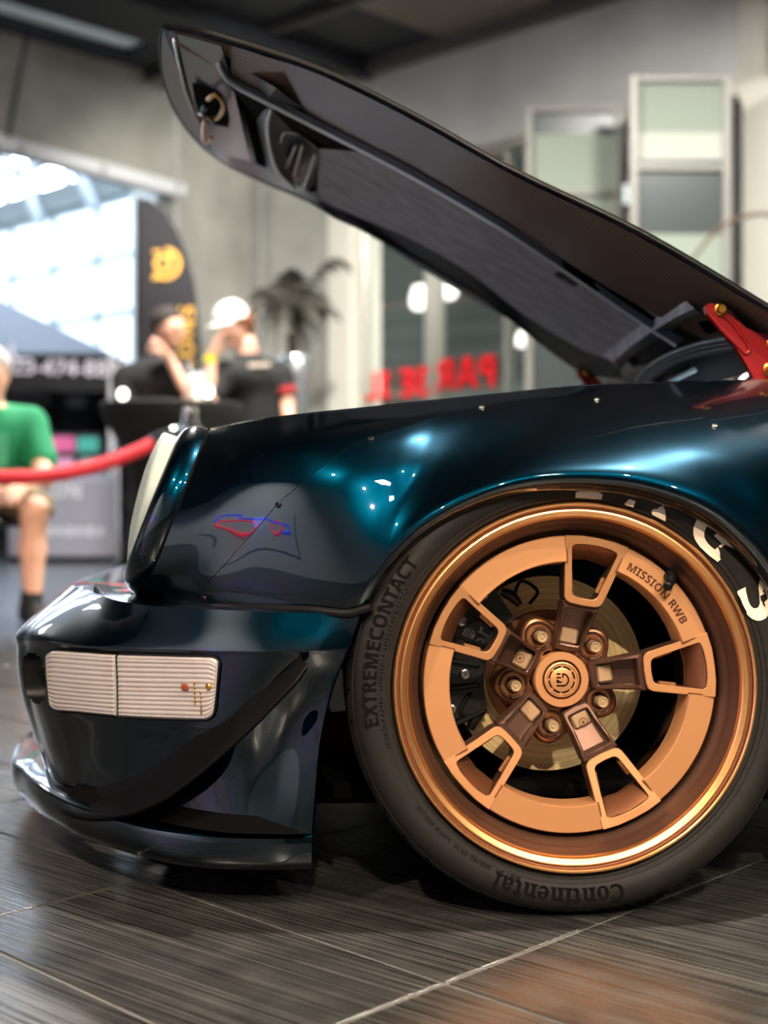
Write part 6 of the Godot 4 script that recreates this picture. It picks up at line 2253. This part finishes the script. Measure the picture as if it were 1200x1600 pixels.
func tent() -> void:
	# the booth: a black canopy on posts, with merchandise
	var d := 12.6
	var yv := W(100, 570, d).y
	var p := W(0, 775, d) * Vector3(1, 0, 1)
	var t := thing("canopy_tent", "black canopy tent with white telephone lettering on its valance, before the window wall", "tent", p)
	var blk := mat(Color(0.09, 0.085, 0.095), 0.8)
	var x1 := (W(174, 0, d) - p).x
	var y0 := W(0, 612, d).y
	var y1 := W(0, 552, d).y
	var x0 := x1 - 3.0
	var apex := Vector3((x0 + x1) / 2, W(0, 445, d).y + 0.1, -1.5)
	obj("valance", MB.new().box(Vector3(3.0, y1 - y0, 0.015), Transform3D(Basis(), Vector3((x0 + x1) / 2, (y0 + y1) / 2, 0))), blk, t)
	obj("valance", MB.new().box(Vector3(0.015, y1 - y0, 3.0), Transform3D(Basis(), Vector3(x1, (y0 + y1) / 2, -1.5))), blk, t)
	var roof := MB.new()
	var cn := [Vector3(x0, y1, 0), Vector3(x1, y1, 0), Vector3(x1, y1, -3), Vector3(x0, y1, -3)]
	for k in 4:
		roof.poly(PackedVector3Array([cn[k], cn[(k + 1) % 4], apex]), Vector3.UP)
	obj("roof", roof, mat(Color(0.14, 0.15, 0.18), 0.7), t)
	for q in cn:
		obj("post", MB.new().box(Vector3(0.05, q.y, 0.05), Transform3D(Basis(), Vector3(q.x, q.y / 2, q.z)), 0.006), mat(Color(0.75, 0.75, 0.76), 0.4), t)
	obj("back_sheet", MB.new().box(Vector3(3.0, y1, 0.02), Transform3D(Basis(), Vector3((x0 + x1) / 2, y1 / 2, -2.95))), mat(Color(0.13, 0.13, 0.14), 0.9), t)
	obj("lettering", MB.new().add(text("423-474-8888", 0.20, 0.01), Transform3D(Basis(Vector3(0, 0, 1), -0.03), Vector3((W(103, 0, d) - p).x, W(0, 575, d).y, 0.014))), mat(Color(0.85, 0.82, 0.86), 0.6), t)
	var ph := MB.new().tube(smooth(PackedVector3Array([Vector3(-0.05, 0.09, 0), Vector3(-0.06, 0.0, 0), Vector3(0.0, -0.07, 0), Vector3(0.08, -0.07, 0)]), 5), 0.024, 8)
	obj("phone_mark", ph, mat(Color(0.85, 0.82, 0.86), 0.6), t).position = Vector3((W(28, 0, d) - p).x, W(0, 553, d).y, 0.02)
	# shirts hung inside
	var cols := [[Color(0.42, 0.41, 0.42), 45, 640, 0.0], [Color(0.12, 0.12, 0.13), 82, 650, 0.12], [Color(0.16, 0.17, 0.18), 120, 645, 0.0], [Color(0.10, 0.10, 0.11), 152, 655, 0.12]]
	var nm := ["plain grey T-shirt hung at the left of the tent's black back sheet", "black T-shirt hung second from left in the tent", "dark T-shirt with a pale chest print hung third in the tent", "black T-shirt hung at the right end of the tent's row"]
	for k in 4:
		var q: Array = cols[k]
		var at := W(q[1], q[2], d + 2.4 + q[3])
		var sh := MB.new()
		sh.prism(PackedVector2Array([Vector2(-0.22, -0.35), Vector2(0.22, -0.35), Vector2(0.22, 0.12), Vector2(0.33, 0.0), Vector2(0.40, 0.10), Vector2(0.24, 0.32), Vector2(0.09, 0.36), Vector2(0.0, 0.31), Vector2(-0.09, 0.36), Vector2(-0.24, 0.32), Vector2(-0.40, 0.10), Vector2(-0.33, 0.0), Vector2(-0.22, 0.12)]), -0.03, 0.03, Transform3D(Basis.from_scale(Vector3(0.62, 1, 1)), Vector3.ZERO))
		var s := thing("hanging_shirt", nm[k], "T-shirt", at, 0.0, "T-shirts hung in the tent")
		obj("shirt", sh, mat(q[0], 0.9), s)
		obj("hanger", MB.new().tube(PackedVector3Array([Vector3(0, 0.33, 0), Vector3(0, y1 - at.y - 0.1, 0)]), 0.005, 6), M.steel, s)
		if k == 2:
			obj("print", MB.new().box(Vector3(0.2, 0.12, 0.004), Transform3D(Basis(), Vector3(0, 0.12, 0.033))), mat(Color(0.55, 0.57, 0.58), 0.8), s)
	# table with stacked shirts, and two coloured signs
	var tb := W(120, 775, 11.6) * Vector3(1, 0, 1)
	var t2 := thing("merchandise_table", "long table under a pale grey cloth with white lettering in front of the tent", "table", tb)
	obj("cloth", MB.new().box(Vector3(0.95, 0.70, 0.55), Transform3D(Basis(), Vector3(-0.05, 0.37, 0)), 0.03), mat(Color(0.62, 0.62, 0.67), 0.85), t2)
	obj("foot_strip", MB.new().box(Vector3(0.94, 0.05, 0.54), Transform3D(Basis(), Vector3(-0.05, 0.03, 0)), 0.0), M.black, t2)
	var st := MB.new()
	for k in 7:
		st.box(Vector3(0.055, 0.06 + 0.02 * (k % 2), 0.004), Transform3D(Basis(), Vector3(-0.25 + 0.085 * k, 0.26, 0.277)), 0.001)
	obj("lettering_strip", st, mat(Color(0.85, 0.86, 0.9), 0.6), t2)
	obj("lettering", MB.new().add(text("ON", 0.17, 0.006), Transform3D(Basis(), Vector3(-0.02, 0.60, 0.285))), mat(Color(0.9, 0.9, 0.93), 0.6), t2)
	var fold := mat(Color(0.62, 0.62, 0.68), 0.9)
	for k in 3:
		tag(obj("folded_shirt", MB.new().box(Vector3(0.26, 0.035, 0.28), Transform3D(Basis(Vector3.UP, 0.1 * k), tb + Vector3(0.12, 0.7375 + 0.035 * k, 0.05)), 0.014), fold), ["folded grey shirt at the bottom of the pile on the cloth table", "folded grey shirt in the middle of the pile on the cloth table", "folded grey shirt on top of the pile on the cloth table"][k], "T-shirt", "folded shirts on the table")
	for k in 2:
		var q: Array = [[100, 715, Color(0.93, 0.45, 0.68)], [138, 713, Color(0.35, 0.80, 0.74)]][k]
		var at := W(q[0], q[1], 11.7 + 0.1 * k)
		var bt := 0.72
		var sg := thing("display_sign", ["pink and white sign standing on the cloth table, left of the turquoise one", "turquoise lettered sign standing on the cloth table, right of the pink one"][k], "sign", Vector3(at.x, bt, at.z), 0.0, "signs on the merchandise table")
		obj("board", MB.new().box(Vector3(0.22, 0.36, 0.015), Transform3D(Basis(), Vector3(0, 0.20, 0)), 0.004), mat(Color(0.16, 0.15, 0.17), 0.7), sg)
		obj("foot", MB.new().box(Vector3(0.20, 0.02, 0.10), Transform3D(Basis(), Vector3(0, 0.01, 0)), 0.004), M.black, sg)
		obj("print", MB.new().box(Vector3(0.19, 0.13, 0.004), Transform3D(Basis(), Vector3(0, 0.29, 0.009))), mat(q[2], 0.7), sg)
		obj("print", MB.new().box(Vector3(0.16, 0.10, 0.004), Transform3D(Basis(), Vector3(0.01, 0.12, 0.009))), mat(Color(q[2]).lerp(Color(0.95, 0.9, 0.95), 0.5), 0.7), sg)

func sign_behind() -> void:
	# the lit car outline on the wall behind us, which shows as a reflection in the wing
	var m := MB.new()
	var c := Vector3(0, 0, 0)
	var s := 1.0
	var at := A(6.05, 1.3, 12.93)
	var t := thing("neon_sign", "blue and red neon car outline on the wall behind, mirrored in the wing", "neon sign", at, PHI)
	var blue := glow(Color(0.10, 0.25, 1.0), 9.0)
	var red := glow(Color(1.0, 0.08, 0.15), 7.0)
	var o := PackedVector3Array()
	for q in [[-1.1, 0.1], [-1.15, 0.45], [-0.75, 0.45], [-0.75, 0.25], [-0.3, 0.25], [0.1, 0.3], [0.6, 0.12], [1.1, 0.05], [1.2, -0.15], [0.9, -0.2]]:
		o.append(Vector3(q[0] * 1.45, q[1] * 1.3, -0.03))
	obj("neon_tube", MB.new().tube(o, 0.03, 8), blue, t)
	for x in [-0.62, 0.68]:
		var w := PackedVector3Array()
		for k in 24:
			w.append(Vector3(x * 1.45 + cos(TAU * k / 24.0) * (0.6 if x < 0 else 0.3), -0.06 + sin(TAU * k / 24.0) * 0.28, -0.03))
		obj("neon_ring", MB.new().tube(w, 0.028, 8, true), red, t)
	obj("backing_board", MB.new().box(Vector3(3.9, 1.5, 0.02), Transform3D(Basis(), Vector3(0, 0.1, 0.02))), mat(Color(0.82, 0.83, 0.83), 0.85), t)
	var l := OmniLight3D.new()
	l.name = "neon_light"
	l.light_energy = 0.5
	l.light_color = Color(0.4, 0.45, 1.0)
	l.light_size = 0.3
	l.shadow_enabled = true
	l.omni_range = 20.0
	l.omni_attenuation = 2.0
	t.add_child(l, true)
	l.position = Vector3(0, 0.1, -0.4)

func _ready() -> void:
	make_materials()
	setup()
	build_lights()
	build_floor()
	build_shell()
	build_shop()
	build_car()
	build_props()
	build_people()
